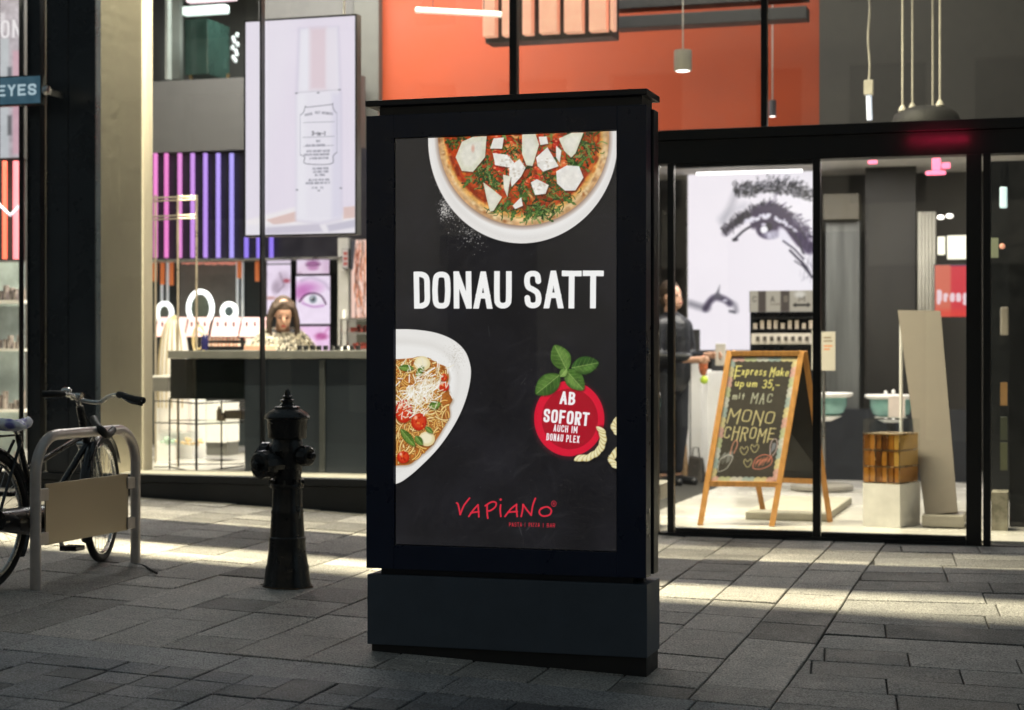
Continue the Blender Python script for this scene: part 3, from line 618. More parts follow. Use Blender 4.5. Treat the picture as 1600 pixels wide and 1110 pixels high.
for i in range(300):
    an = rr_.uniform(-.1, math.pi+.1); r_ = 106*math.sqrt(rr_.random()); x, y = 820+math.cos(an)*r_*1.04, 214+math.sin(an)*r_
    if r_ > 90 and an > 1.9 and rr_.random() < .8: continue
    d = rr_.uniform(0, 6.3); c_ = C(*rr_.choice(gr))
    if rr_.random() < .5: leaf(x, y, rr_.uniform(6, 17), rr_.uniform(3, 7), d, c_)
    else: A.stroke(catmull([(x, y), (x+6*math.cos(d), y+6*math.sin(d)), (x+13*math.cos(d+.4), y+13*math.sin(d+.4))], 4), rr_.uniform(1, 2), c_, .9)
for i in range(64):
    an = rr_.uniform(0, math.pi); r_ = 95*math.sqrt(rr_.random()); x, y = 817+math.cos(an)*r_, 208+math.sin(an)*r_; s_ = rr_.uniform(3, 6.5)
    A.ell(x, y, s_, s_*.8, C(*rr_.choice(((196, 40, 22), (214, 72, 40), (170, 30, 18), (226, 110, 60)))), .95, rot=rr_.uniform(0, 3)); A.ell(x-1, y-1.2, s_*.35, s_*.25, C(246, 170, 120), .8, soft=1.5)
for cx, cy, n_, sp in ((570, 340, 60, 60), (640, 390, 40, 50), (1090, 240, 46, 50), (930, 540, 60, 60), (860, 560, 50, 60), (690, 540, 40, 45), (1020, 460, 40, 60), (1180, 170, 30, 50), (400, 150, 24, 30), (980, 350, 20, 40), (770, 200, 24, 50), (820, 400, 24, 50)):
    for i in range(n_):
        x, y = r1(cx+rr_.gauss(0, sp*.8), cy+rr_.gauss(0, sp*.45)); d = rr_.uniform(0, 6.3); c_ = C(*rr_.choice(gr)); L = rr_.uniform(6, 15)
        if rr_.random() < .4: leaf(x, y, L, rr_.uniform(2.5, 5), d, c_)
        else: A.stroke(catmull([(x, y), (x+L*.5*math.cos(d), y+L*.5*math.sin(d)), (x+L*math.cos(d+.5), y+L*math.sin(d+.5))], 4), rr_.uniform(.8, 1.7), c_, .95)
for x, y, L, d in ((*r1(740, 610), 18, -1.2), (*r1(810, 610), 20, -.8), (*r1(1115, 515), 24, -2.6), (*r1(880, 585), 14, -1.2), (*r1(1180, 230), 30, 2.3), (*r1(460, 420), 18, -.9), (*r1(700, 540), 17, -1.0)): leaf(x, y, L, 9, d, C(58, 92, 40)); leaf(x, y, L*.8, 4, d, C(92, 130, 60))
sh = [[(455, 150), (520, 122), (600, 118), (590, 240), (520, 325), (455, 320), (418, 240)], [(805, 100), (880, 98), (903, 165), (865, 290), (830, 285), (805, 220)], [(1015, 130), (1090, 95), (1155, 95), (1110, 215), (1085, 240), (1045, 200)],
 [(1000, 320), (1060, 285), (1130, 290), (1155, 355), (1110, 430), (1050, 432), (1005, 390)], [(885, 240), (950, 180), (985, 240), (1015, 290), (925, 322), (895, 290)], [(635, 215), (720, 225), (760, 270), (740, 300), (650, 285)], [(735, 290), (790, 250), (825, 300), (800, 350), (745, 412), (730, 340)],
 [(580, 385), (640, 430), (690, 470), (640, 550), (620, 555), (600, 480)], [(855, 385), (890, 365), (920, 380), (958, 400), (940, 450), (880, 458)], [(750, 520), (800, 470), (810, 520), (765, 540)], [(695, 340), (740, 350), (720, 470), (700, 420)], [(640, 130), (700, 125), (690, 190), (620, 190)], [(900, 120), (945, 118), (955, 160), (910, 168)], [(1000, 170), (1030, 200), (1020, 270), (1000, 240)]]
for i, p in enumerate(sh):
    q = [r1(*z) for z in p]; cx = sum(z[0] for z in q)/len(q); cy = sum(z[1] for z in q)/len(q)
    A.poly([(x+1, y+2.2) for x, y in q], C(30, 20, 10), .5, soft=3)
    base = (226, 226, 205) if i in (0, 1, 2, 7, 10) else (242, 240, 234)
    A.poly(q, C(*base), .97, tex=cz*.06+n2*.05); A.poly([(cx+(x-cx)*.7, cy+(y-cy)*.7) for x, y in q], C(236, 232, 222), .6, soft=5, tex=cz*.06)
    if i in (5, 6, 8, 4):
        for j in range(14): A.ell(cx+rr_.gauss(0, 7), cy+rr_.gauss(0, 6), rr_.uniform(1, 3), rr_.uniform(1, 2.4), C(*rr_.choice(((252, 250, 246), (206, 196, 182)))), .8, soft=1.2)
A.ell(*r1(520, 190), 2.4, 5, C(214, 140, 120), .6, soft=3)
# big headline
for ch, x0, x1 in zip('DONAUSATT', (645.5, 676, 709.5, 741.5, 774, 820.5, 850.5, 880, 912), (671.5, 705, 738, 772, 801.5, 847, 881.5, 908.5, 942)):
    A.text(ch, x0, 424.5-(x0-645)*.012, 58+(x0-645)*.006, x1-x0, 0, C(252, 252, 250), 9.0, rot=rr_.uniform(-.02, .01), wmap={ch: 1})
# pasta plate
pl_ = catmull([r2(*z) for z in ((-60, 100), (48, 96), (140, 98), (230, 112), (305, 143), (355, 190), (378, 250), (380, 305), (365, 380), (335, 460), (290, 540), (230, 620), (160, 690), (100, 740), (48, 768), (-60, 790))])
A.poly([(x+2, y+2) for x, y in pl_], C(12, 12, 12), .6, soft=6); A.poly(pl_, C(240, 238, 234), tex=tx)
ip = [((x-617)*.86+617, (y-625)*.87+625) for x, y in pl_]; A.poly(ip, C(226, 223, 218), .6, soft=9); A.poly([((x-617)*.8+617, (y-625)*.8+627) for x, y in pl_], C(248, 247, 244), .7, soft=8)
for i in range(200): A.ell(rr_.gauss(r2(310, 190)[0], 8), rr_.gauss(r2(310, 200)[1], 13), .5, .4, C(150, 140, 120), rr_.uniform(.15, .5))
ms = [(-30, 225), (50, 226), (110, 222), (165, 216), (205, 228), (240, 246), (270, 260), (284, 300), (278, 340), (290, 380), (300, 402), (286, 430), (288, 470), (262, 520), (235, 565), (200, 610), (150, 650), (110, 682), (50, 688), (-30, 690)]
mq = catmull([r2(*z) for z in ms]); A.poly([(x+1.5, y+2) for x, y in mq], C(120, 90, 60), .5, soft=5); A.poly(mq, C(176, 104, 42), tex=cz*.3)
from math import sin, cos
def inmass(x, y):
    ins = False
    for (ax, ay), (bx, by) in zip(mq, mq[1:]+mq[:1]):
        if (ay > y) != (by > y) and x < (bx-ax)*(y-ay)/(by-ay)+ax: ins = not ins
    return ins
cnt = 0
while cnt < 420:
    x, y = rr_.uniform(610, 706), rr_.uniform(556, 732)
    if not inmass(x, y): continue
    a0 = rr_.uniform(0, 6.3); rad = rr_.uniform(6, 26); L = rr_.uniform(.5, 1.6); P = [(x+rad*(cos(a0+L*j/6)-cos(a0)), y+rad*(sin(a0+L*j/6)-sin(a0))) for j in range(7)]
    if not inmass(*P[-1]): continue
    cnt += 1; wd = rr_.uniform(1.7, 2.5); A.stroke(P, wd+1.3, C(112, 58, 22), .7); A.stroke(P, wd, C(*rr_.choice(((236, 186, 92), (222, 158, 66), (244, 206, 124), (206, 128, 50), (232, 170, 80), (250, 220, 150)))), 1)
    A.stroke([(a-.4, b_-.4) for a, b_ in P], .6, C(255, 236, 190), .5)
def moz(x, y, r_):
    A.ell(x+.8, y+1.5, r_, r_*.9, C(110, 70, 30), .5, soft=3); A.ell(x, y, r_, r_*.88, C(232, 216, 164)); A.ell(x-1, y-1, r_*.75, r_*.65, C(248, 240, 208), .9, soft=4)
def tom(x, y, r_, q=1.15):
    A.ell(x+.8, y+1.5, r_, r_*q, C(70, 20, 8), .5, soft=3); A.ell(x, y, r_, r_*q, C(190, 38, 18)); A.ell(x, y-1, r_*.75, r_*.8*q, C(222, 76, 36), .8, soft=4)
    for j in range(9): A.ell(x+rr_.gauss(0, r_*.35), y+rr_.gauss(0, r_*.4), 1.2, 1.6, C(*rr_.choice(((240, 150, 70), (160, 24, 12)))), .7, soft=1)
    A.ell(x-r_*.4, y-r_*.5, r_*.2, r_*.25, C(255, 210, 180), .8, soft=2)
def bas(x, y, L, w_, an, c1=(74, 108, 36), c2=(120, 150, 62)):
    c_, s_ = cos(an), sin(an); P = [(t_, q) for t_, q in ((0, 0), (.15, .32), (.4, .5), (.65, .46), (.88, .24), (1, 0))]; P = P+[(t_, -q) for t_, q in P[::-1][1:-1]]
    f_ = lambda t_, q, k_=1: (x+(t_*L)*c_-(q*w_*k_)*s_, y+(t_*L)*s_+(q*w_*k_)*c_)
    Q = catmull([f_(*z) for z in P]+[f_(*P[0])], 5)[:-1]; A.poly([(a+1, b_+1.5) for a, b_ in Q], C(15, 20, 8), .45, soft=3); A.poly(Q, C(*c1), tex=cz*.25)
    A.poly([f_(t_*.9+.04, q, .8) for t_, q in P if q >= 0], C(*c2), .75, soft=w_*.2, tex=cz*.2)
    for j in range(1, 6):
        t_ = j/6.5
        for q in (.36, -.36): A.stroke([f_(t_-.06, 0), f_(t_+.1, q)], .6, C(160, 184, 104), .45)
    A.stroke([f_(.02, 0), f_(.95, 0)], .9, C(170, 192, 116), .7)
moz(*r2(165, 245), 13); moz(*r2(186, 572), 13); tom(*r2(82, 452), 14, 1.3); tom(*r2(150, 497), 12.5, 1.1); tom(*r2(80, 652), 10, .95); tom(*r2(262, 345), 8, .9); tom(*r2(262, 305), 5)
for a_ in ((60, 262, 24, 10, .05), (140, 300, 20, 9, -1.0), (195, 435, 20, 13, -.35), (68, 530, 36, 13, .85), (135, 560, 18, 11, .9), (180, 520, 15, 8, .7)): bas(*r2(a_[0], a_[1]), *a_[2:])
for i in range(330):
    x, y = rr_.gauss(r2(160, 0)[0], 19), rr_.gauss(r2(0, 372)[1], 16); y -= (x-657)*.45
    if x < 610 or abs(y-614) > 46: continue
    an = rr_.gauss(-.9, .8); L = rr_.uniform(5, 14); A.stroke([(x, y), (x+L*.5*cos(an)+rr_.uniform(-1, 1), y+L*.5*sin(an)), (x+L*cos(an), y+L*sin(an))], rr_.uniform(1.1, 1.8), C(*rr_.choice(((252, 248, 236), (240, 232, 208), (255, 254, 250), (226, 212, 180)))), .92)
# red badge
bx, by = r2(805, 482); A.ell(bx, by, 53.7, 59, C(216, 22, 52)); A.ell(bx, by+1, 53.5, 58.5, C(228, 30, 60), .4, soft=14); A.ell(bx+1, by+.5, 43, 47.5, C(172, 18, 38))
W_ = C(252, 250, 250); ro = .085
A.text('AB', *r2(768, 362), 20.5, 10.3, 1.6, W_, 3.9, rot=ro, wmap={'A': 1.15}); A.text('SOFORT', *r2(699, 438), 21.5, 9.9, 1.9, W_, 3.9, rot=ro*1.05, wmap={'O': 1.05})
A.text('AUCH IM', *r2(740, 507), 11.2, 4.8, 1.15, W_, 1.75, rot=ro, wmap={'I': .45}); A.text('DONAU PLEX', *r2(710, 545), 11.4, 4.35, 1.05, W_, 1.75, rot=ro)
for a_ in ((800, 255, -2.05, 46, 29), (785, 283, 2.75, 52, 33), (815, 275, -.28, 42, 30), (792, 265, .85, 44, 27)):
    pass
bas(*r2(796, 272), 44, 30, -2.02, (70, 104, 42), (116, 152, 74)); bas(*r2(765, 292), 48, 31, 2.45, (58, 92, 36), (100, 138, 62)); bas(*r2(815, 262), 43, 28, -.2, (48, 82, 34), (92, 130, 58)); bas(*r2(790, 270), 42, 27, .85, (66, 102, 40), (122, 156, 76)); bas(*r2(768, 300), 16, 12, -.9, (96, 132, 60), (150, 180, 100))
def fus(pts, w_):
    p = catmull([r2(*z) for z in pts], 8); n = len(p)
    A.stroke([(x+1.5, y+2) for x, y in p], w_, C(8, 4, 4), .4, soft=4)
    for i in range(n):
        x, y = p[i]; a_ = math.atan2(p[min(i+1, n-1)][1]-p[max(i-1, 0)][1], p[min(i+1, n-1)][0]-p[max(i-1, 0)][0]); ph = i*.9
        r_ = w_*.5*(.82+.25*abs(sin(ph*.5))); A.ell(x, y, w_*.16, r_, C(*((238, 228, 176) if i % 3 else (196, 172, 104))), 1, rot=a_+.75)
        A.ell(x-.6, y-.6, w_*.07, r_*.6, C(250, 244, 208), .7, rot=a_+.75, soft=1.3)
fus([(838, 652), (880, 652), (920, 630), (942, 600), (948, 560), (938, 525)], 14); fus([(1008, 490), (995, 515), (1012, 550)], 13); fus([(1012, 618), (985, 655), (1004, 692)], 14)
# red script
RD = C(226, 46, 66)
for P in ([(318, 850), (325, 858), (334, 900)], [(334, 900), (350, 862), (375, 829)], [(372, 908), (392, 880), (412, 858)], [(412, 858), (414, 880), (416, 910)], [(380, 893), (398, 890), (416, 888)], [(452, 858), (452, 890), (455, 916)],
          [(444, 862), (470, 846), (490, 848), (488, 866), (468, 882), (455, 884)], [(511, 858), (509, 880), (512, 908)], [(530, 908), (556, 875), (580, 856)], [(580, 856), (580, 880), (583, 908)], [(543, 890), (562, 888), (583, 887)], [(600, 908), (606, 880), (608, 856)],
          [(608, 856), (625, 880), (643, 902)], [(643, 902), (650, 860), (661, 829)], [(686, 872), (712, 866), (729, 880), (722, 900), (696, 906), (680, 896), (680, 880), (694, 870)]): A.stroke(catmull([r2(*z) for z in P], 6), 2.6, RD)
A.ell(*r2(511, 835), 1.9, 1.9, RD)
A.stroke(catmull([r2(740+10*cos(i*.63), 852+12*sin(i*.63)) for i in range(11)], 2), .8, RD); A.text('R', *r2(736, 845), 5, 3, .5, RD, .8)
A.text('PASTA', *r2(547, 934), 6.6, 3.3, .95, C(206, 46, 60), .95); A.text('|', *r2(615, 934), 7, 3, 1, RD, .8); A.text('PIZZA'.replace('Z', 'Z'), *r2(632, 935), 6.6, 3.2, .9, C(206, 46, 60), .95) if 'Z' in GL else None
A.text('|', *r2(694, 936), 7, 3, 1, RD, .8); A.text('BAR', *r2(710, 937), 6.6, 3.6, 1, C(206, 46, 60), .95)
ps = VK+.012
A.mesh('poster', (px0, ps, pz1), (px1, ps, pz1), (px1, ps, pz0), (px0, ps, pz0), screenmat('poster_backlit', .93, .012, .3), k)
obj('poster_backing', MB().box((px0-.003, ps+.0015, pz0-.003), (px1+.003, ps+.03, pz1+.003)), M['dark'], k)
obj('cover_glass', MB().box((px0-.003, VK+.004, pz0-.003), (px1+.003, VK+.007, pz1+.003)), glassmat('poster_glass', boost=1.3), k)
# ================================================================ hydrant
h0 = flo(445, 918, .06); t0 = h0.length; hz = zg(-3.668, 8.133)
hx, hy = -3.676, 8.18; S = 8.9/FPX                # metres per photo pixel there
iron = mat('cast_iron', (.008, .008, .0085), .36, .1, var=.3, scale=18, bump=.35, bscale=45, coat=.15, rvar=.15)
h = thing('hydrant', 'black cast iron fire hydrant with a pointed bell cap standing on the pavement', 'hydrant', (hx, hy, hz))
def hz_(y): return hz+(921-y)*S
def prof(L): return [(r_*S, hz_(y)-hz) for r_, y in L]
c0 = (hx, hy, hz)
obj('base_pipe', MB().lathe(prof(((37, 921), (37, 917), (35.5, 914), (33.5, 896), (33, 890), (31.5, 887), (29, 868), (28, 852), (28.8, 848), (28.6, 845), (26.6, 843), (25, 820), (24.5, 808), (25.2, 805), (23.6, 801), (22.6, 780), (22.4, 768))), c0, n=64, fl=.05, nf=8), iron, h, smooth=40)
rg = MB(); rg.lathe(prof(((22, 768), (26, 767.5), (26.5, 764), (26, 761), (22, 760))), c0, n=40)
for i in range(8):
    a_ = i*math.pi/4+.2; rg.lathe([(.011, 0), (.011, .02), (.004, .024)], (hx+cos(a_)*24.5*S, hy+sin(a_)*24.5*S, hz_(761)), n=6)
obj('flange', rg, iron, h, smooth=35)
obj('body', MB().lathe(prof(((21.5, 760), (22, 748), (23.5, 735), (26, 722), (27, 712), (26, 704), (24, 698), (22.5, 690))), c0, n=40), iron, h, smooth=50)
obj('bonnet', MB().lathe(prof(((22, 691), (28.5, 690.5), (30, 688), (30, 676), (31, 674), (31, 664), (32.2, 661), (35.4, 660), (36, 657), (35, 655), (30, 650), (24, 646.5), (22, 645), (20, 645.5), (19.8, 641.5), (17, 640))), c0, n=48, fl=0), iron, h, smooth=32)
obj('finial', MB().lathe(prof(((14, 640.5), (13, 638), (9.5, 636), (8.5, 634), (11.5, 633), (12, 630.5), (8, 629), (6.5, 627.5), (8.6, 626.5), (8.4, 624), (5.6, 623), (5, 618), (3.6, 614.5), (1.5, 613))), c0, n=6), iron, h, smooth=25)
rd_ = random.Random(6); dm = MB(); rp_ = [(hx+(.118+.03*rd_.random())*cos(i*.2618), hy+(.118+.03*rd_.random())*sin(i*.2618)) for i in range(24)]
vb = [dm.bm.verts.new((x, y, zg(x, y)+.001)) for x, y in rp_]; vt = [dm.bm.verts.new((hx+.106*cos(i*.2618), hy+.106*sin(i*.2618), zg(hx, hy)+.009)) for i in range(24)]
for i in range(24): dm.bm.faces.new((vb[i], vb[(i+1) % 24], vt[(i+1) % 24], vt[i]))
obj('dirt_collar', dm, mat('rusty_dirt', (.075, .045, .024), .95, var=.6, scale=40, bump=.8, bscale=90), h)
def outlet(ang, y, ln, rad, tilt=0, nut=True):
    d = Vector((cos(ang), sin(ang), tilt)).normalized(); o_ = Vector((hx, hy, hz_(y)))+d*14*S
    c_ = obj('outlet', MB().lathe([(rad*.75, 0), (rad*.75, ln*.45), (rad*1.02, ln*.5), (rad*1.05, ln*.7), (rad, ln*.78), (rad, ln*.93), (rad*.8, ln)], o_, d, 28, .05, 14), iron, h, smooth=35)
    e = o_+d*ln; obj('cap_nut', MB().lathe([(rad*.42, -.002), (rad*.4, .022), (rad*.25, .028)], e, d, 5), iron, c_, smooth=20)
    for i in range(6):
        pass
    return e
outlet(R(180), 716, .10, .052, .05); e2 = outlet(R(245), 730, .145, .068); outlet(R(-14), 717, .10, .047)
for sgn, x_, y0_, y1_ in ((-1, -25.5, 738, 764), (1, 24.5, 742, 812)):
    n_ = 22; ch = MB()
    for i in range(n_):
        t_ = i/(n_-1); yy = y0_+(y1_-y0_)*t_; xx = x_*(1+.03*sin(t_*3.1))+ (3.2*sin(t_*3.1) if sgn > 0 else 0)
        p = Vector((hx+xx*S, hy-.03, hz_(yy))); ax = (Vector((1, 0, 0)) if i % 2 else Vector((0, 1, 0))); pts = [p+ax*.0045*cos(j*1.05)+Vector((0, 0, .007*sin(j*1.05))) for j in range(6)]; ch.tube(pts, .0016, 5, closed=True)
    obj('chain', ch, mat('chain_steel', (.25, .25, .24), .35, .9), h)
# ================================================================ bicycle stand
rx = -4.685; ya, yb = 7.50, 8.47; zr = lambda v: zg(rx, v); top_ = .845
stm = mat('rack_steel', (.50, .45, .42), .36, .4, var=.12, scale=14, bump=.1, bscale=60)
pts = [(rx, ya, zr(ya)-.1), (rx, ya, .45)]
za = top_; r_ = .19
for i in range(9): a_ = math.pi-i*math.pi/16; pts.append((rx, ya+r_+r_*cos(a_), za-r_+r_*sin(a_)))
for i in range(9): a_ = math.pi/2-i*math.pi/16; pts.append((rx, yb-r_+r_*cos(a_), za-r_+r_*sin(a_)))
pts += [(rx, yb, .5), (rx, yb, zr(yb)-.1)]
rk = thing('bicycle_stand', 'pale steel hoop stand with a brushed metal plate between its legs', 'bicycle stand', (rx, (ya+yb)/2, zr(8)))
obj('hoop', MB().tube(pts, .0265, 18), stm, rk, smooth=60)
pz = lambda y, v: EYE+(555-y)/FPX*(v*CS-rx*SN)
plz0, plz1 = pz(853, ya+.07), pz(757, ya+.07)
obj('plate', MB().box((rx-.004, ya+.085, plz0), (rx+.004, yb-.085, plz1), .001), mat('bronze_plate', (.40, .345, .265), .42, .9, var=.06, scale=2, stretch=(1, 1, 3), rvar=.12), rk)
for yy, s_ in ((ya, 1), (yb, -1)):
    for z_ in (plz0+.035, plz1-.05): obj('clamp', MB().box((rx-.012, yy+.018*s_, z_-.03), (rx+.012, yy+.10*s_, z_+.03), .003), stm, rk)
# ================================================================ bicycle
bx_ = -4.86
bike = thing('bicycle', 'dark city bicycle with a blue and white saddle leaning behind the steel hoop stand', 'bicycle', (bx_, 7.9, zg(bx_, 7.9)))
bk = mat('bike_black', (.010, .010, .012), .28, .2, coat=.4); al = mat('bike_alloy', (.62, .62, .60), .25, 1); rub = mat('tyre_rubber', (.012, .012, .012), .75)
wr = .335; yr_, yf = 7.36, 8.42; zrw, zfw = zg(bx_, yr_)+wr, zg(bx_, yf)+wr; B = lambda y, z, x=0: Vector((bx_+x, y, z))
def wheel(yc, zc, st=0):
    q = Matrix.Rotation(st, 3, 'Z'); P = lambda r_, a_, x=0: B(yc, zc)+q @ Vector((x, r_*cos(a_), r_*sin(a_)))
    ty = obj('tyre', MB().tube([P(wr-.02, i*math.pi/24) for i in range(48)], .02, 10, closed=True), rub, bike, smooth=180)
    obj('rim', MB().tube([P(wr-.046, i*math.pi/24) for i in range(48)], .011, 8, closed=True), al, ty, smooth=180)
    sp_ = MB()
    for i in range(32):
        a_ = i*2*math.pi/32; sp_.tube([P(.025, a_+(.9 if i % 2 else -.9), .03 if i % 4 < 2 else -.03), P(wr-.05, a_)], .0013, 4)
    obj('spokes', sp_, al, ty)
    n = q @ Vector((1, 0, 0)); obj('hub', MB().lathe([(.012, -.055), (.02, -.05), (.028, -.032), (.014, -.028), (.014, .028), (.028, .032), (.02, .05), (.012, .055)], B(yc, zc), n, 14), al, ty, smooth=30)
    mg = MB(); n_ = 22; a0, a1 = (R(0), R(215)) if yc < 8 else (R(-35), R(150))
    vv = []
    for i in range(n_):
        a_ = a0+(a1-a0)*i/(n_-1); row = []
        for j in range(7): u = (j-3)/3; row.append(mg.bm.verts.new(P(wr+.022-.014*u*u, math.pi-a_, u*.028)))
        vv.append(row)
    for a_, b_ in zip(vv, vv[1:]):
        for j in range(6): mg.bm.faces.new((a_[j], a_[j+1], b_[j+1], b_[j]))
    o = obj('mudguard', mg, bk, bike, smooth=180); so = o.modifiers.new('t', 'SOLIDIFY'); so.thickness = .002
wheel(yr_, zrw); wheel(yf, zfw, R(15))
bb = B(7.82, zrw-.04); hd = B(8.27, zfw+.30); hu = B(8.20, zfw+.50); su = B(7.62, zrw+.40)
fr = MB(); fr.tube([bb, B(7.69, zrw+.22), su], .015, 10); fr.tube([bb, bb.lerp(hd, .5), hd], .018, 10); fr.tube([su.lerp(bb, .4), hd.lerp(hu, .25)], .014, 10); fr.tube([hd, hu], .02, 12)
for s_ in (-1, 1):
    fr.tube([bb+Vector((s_*.03, 0, 0)), B(yr_, zrw, s_*.055)], .009, 8); fr.tube([su+Vector((s_*.02, 0, -.03)), B(yr_, zrw, s_*.055)], .008, 8)
obj('frame', fr, bk, bike, smooth=60)
fk = MB(); 
for s_ in (-1, 1): fk.tube([hd+Vector((s_*.045, .01, -.01)), B(8.33, zfw+.12, s_*.05), B(yf, zfw, s_*.052)], [.013, .012, .009], 8)
fk.tube([hd+Vector((-.055, 0, 0)), hd+Vector((.055, 0, 0))], .014, 8); obj('fork', fk, al, bike, smooth=60)
hs = B(8.17, pz(620, 8.17)); hb_ = MB().tube([hu, hs], .013, 10).tube([hs+Vector((-.03, 0, 0)), hs+Vector((.03, 0, 0))], .02, 10); obj('stem', hb_, al, bike, smooth=60)
hp = lambda x, y, v: at(x, y, v)
hbar = catmull([hp(66, 616, 7.98), hp(88, 616, 8.02), hp(106, 617, 8.10), hp(124, 624, 8.17), hp(140, 628, 8.18), hp(158, 628, 8.17), hp(170, 620, 8.12), hp(186, 617, 8.05), hp(203, 622, 7.98), hp(223, 626, 7.90)], 5)
hbo = obj('handlebar', MB().tube([Vector(p) for p in hbar], .0115, 10), al, bike, smooth=60)
obj('grip', MB().tube([Vector(p) for p in hbar[-11:]], .018, 12), rub, hbo, smooth=60); obj('grip', MB().tube([Vector(p) for p in hbar[:9]], .017, 12), rub, hbo, smooth=60)
obj('brake_lever', MB().tube([hp(190, 622, 8.0), hp(206, 630, 7.95), hp(222, 633, 7.92)], .006, 6), bk, hbo); obj('brake_lever', MB().tube([hp(92, 622, 8.0), hp(80, 624, 7.96), hp(70, 624, 7.94)], .006, 6), bk, hbo)
bl = hp(104, 611, 8.12); obj('bell', MB().ell(bl, (.028, .028, .02)).tube([bl, bl+Vector((0, 0, -.03))], .006, 6), al, hbo, smooth=180)
obj('brake_cable', MB().tube([Vector(p) for p in catmull([hp(112, 620, 8.1), hp(128, 640, 8.02), hp(143, 668, 8.15), hp(150, 700, 8.3)], 6)], .003, 5), rub, hbo)
sc = B(7.60, pz(668, 7.6)); sd = MB()
prs = []
for i in range(13):
    t_ = i/12; y_ = sc.y-.15+.29*t_; wv = .085*(1-sm(.25, .75, t_))+.022; row = []
    for j in range(12):
        a_ = j*math.pi*2/12; row.append(sd.bm.verts.new((bx_+wv*cos(a_)*(1 if i not in (0, 12) else .5), y_, sc.z+(.035*sin(a_) if sin(a_) > 0 else .022*sin(a_))*(1 if i not in (0, 12) else .4)+.02*(t_-.5)**2*4)))
    prs.append(row)
for a_, b_ in zip(prs, prs[1:]):
    for j in range(12): sd.bm.faces.new((a_[j], a_[(j+1) % 12], b_[(j+1) % 12], b_[j]))
sd.bm.faces.new(prs[0][::-1]); sd.bm.faces.new(prs[-1])
sm_ = mat('saddle_cover', (.2, .22, .42), .5, var=.3, scale=9)
N = sm_.node_tree; vor = N.nodes.new('ShaderNodeTexVoronoi'); vor.inputs['Scale'].default_value = 18; cr = N.nodes.new('ShaderNodeValToRGB'); tcx = [n for n in N.nodes if n.type == 'TEX_COORD'][0]
N.links.new(tcx.outputs['Object'], vor.inputs['Vector']); N.links.new(vor.outputs['Distance'], cr.inputs[0]); cr.color_ramp.elements[0].color = (.2, .2, .55, 1); cr.color_ramp.elements[0].position = .35; cr.color_ramp.elements[1].color = (.85, .87, .95, 1); cr.color_ramp.elements[1].position = .6
N.links.new(cr.outputs[0], N.nodes['Principled BSDF'].inputs['Base Color'])
so = obj('saddle', sd, sm_, bike, smooth=180)
obj('seat_post', MB().tube([sc+Vector((0, 0, -.02)), su], .0125, 10), al, so, smooth=60)
cg = MB().tube([B(7.82, zrw-.04, .055), B(7.6, zrw-.02, .055), B(yr_, zrw, .055)], [.085, .07, .05], 14); obj('chain_guard', cg, bk, bike, smooth=50)
ck = MB().bar(bb+Vector((.075, 0, 0)), bb+Vector((.075, .09, -.14)), .018, .012); cko = obj('crank', ck, al, bike); obj('crank', MB().bar(bb+Vector((-.075, 0, 0)), bb+Vector((-.075, -.09, .14)), .018, .012), al, bike)
obj('pedal', MB().box(bb+Vector((.085, .04, -.155)), bb+Vector((.18, .13, -.13)), .006), bk, cko); obj('pedal', MB().box(bb+Vector((-.18, -.13, .125)), bb+Vector((-.085, -.04, .15)), .006), bk, cko)
rc = MB(); 
for s_ in (-1, 1): rc.tube([B(yr_-.28, zrw+.4, s_*.06), B(yr_+.15, zrw+.4, s_*.05)], .006, 6).tube([B(yr_-.2, zrw+.4, s_*.06), B(yr_, zrw, s_*.06)], .005, 6)
for i in range(4): rc.tube([B(yr_-.26+.12*i, zrw+.4, -.06), B(yr_-.26+.12*i, zrw+.4, .06)], .004, 6)
obj('luggage_rack', rc, bk, bike)
rl = B(yr_-.36, zrw+.22); obj('rear_light', MB().box(rl+Vector((-.03, -.01, -.02)), rl+Vector((.03, .01, .02)), .005), mat('red_lens', (.4, .02, .02), .2), bike)
obj('reflector', MB().box(B(yf+.02, zfw-.16, .012), B(yf+.05, zfw-.09, .02), .003), mat('orange_reflector', (.7, .2, .03), .3), bike)
lk = catmull([hp(146, 655, 8.2), hp(150, 664, 8.12), hp(158, 672, 8.05), hp(168, 680, 8.1), hp(176, 672, 8.2)], 6)
tag(obj('cable_lock', MB().tube([Vector(p) for p in lk], .021, 10), mat('lock_black', (.01, .01, .01), .6), None, smooth=60), 'thick black cable lock tying the bicycle to the top of the hoop', 'lock')
cb = [flo(x, y, zg(-4.5, 8.4)+.006) for x, y in ((172, 873), (190, 878), (210, 882), (224, 884), (236, 891), (245, 896))]
tag(obj('cord', MB().tube([Vector(p) for p in catmull(cb, 5)], .006, 6), rub, None, smooth=60), 'thin dark cord lying on the paving at the foot of the hoop', 'cord')
# ================================================================ shop interior, left of the advertising pillar
def bx(name, x0, y0, x1, y1, V, D, m, par=None, bev=0, lab=None, cat=None, grp=None):
    a, b = at(x0, y0, V), at(x1, y1, V)
    q_ = U(x1, V+D)
    if q_-a.x > .5*(b.x-a.x): b.x = q_
    zt = at((x0+x1)/2, y0, V).z; zb = at((x0+x1)/2, y1, V).z
    o = obj(name, MB().box((a.x, V, zb), (b.x, V+D, zt), bev), m, par)
    return tag(o, lab, cat, grp) if lab else o
def rod(pts, r, V=None): return MB().tube([at(x, y, V if V else v) for x, y, *r_ in pts for v in [V]], r, 7)
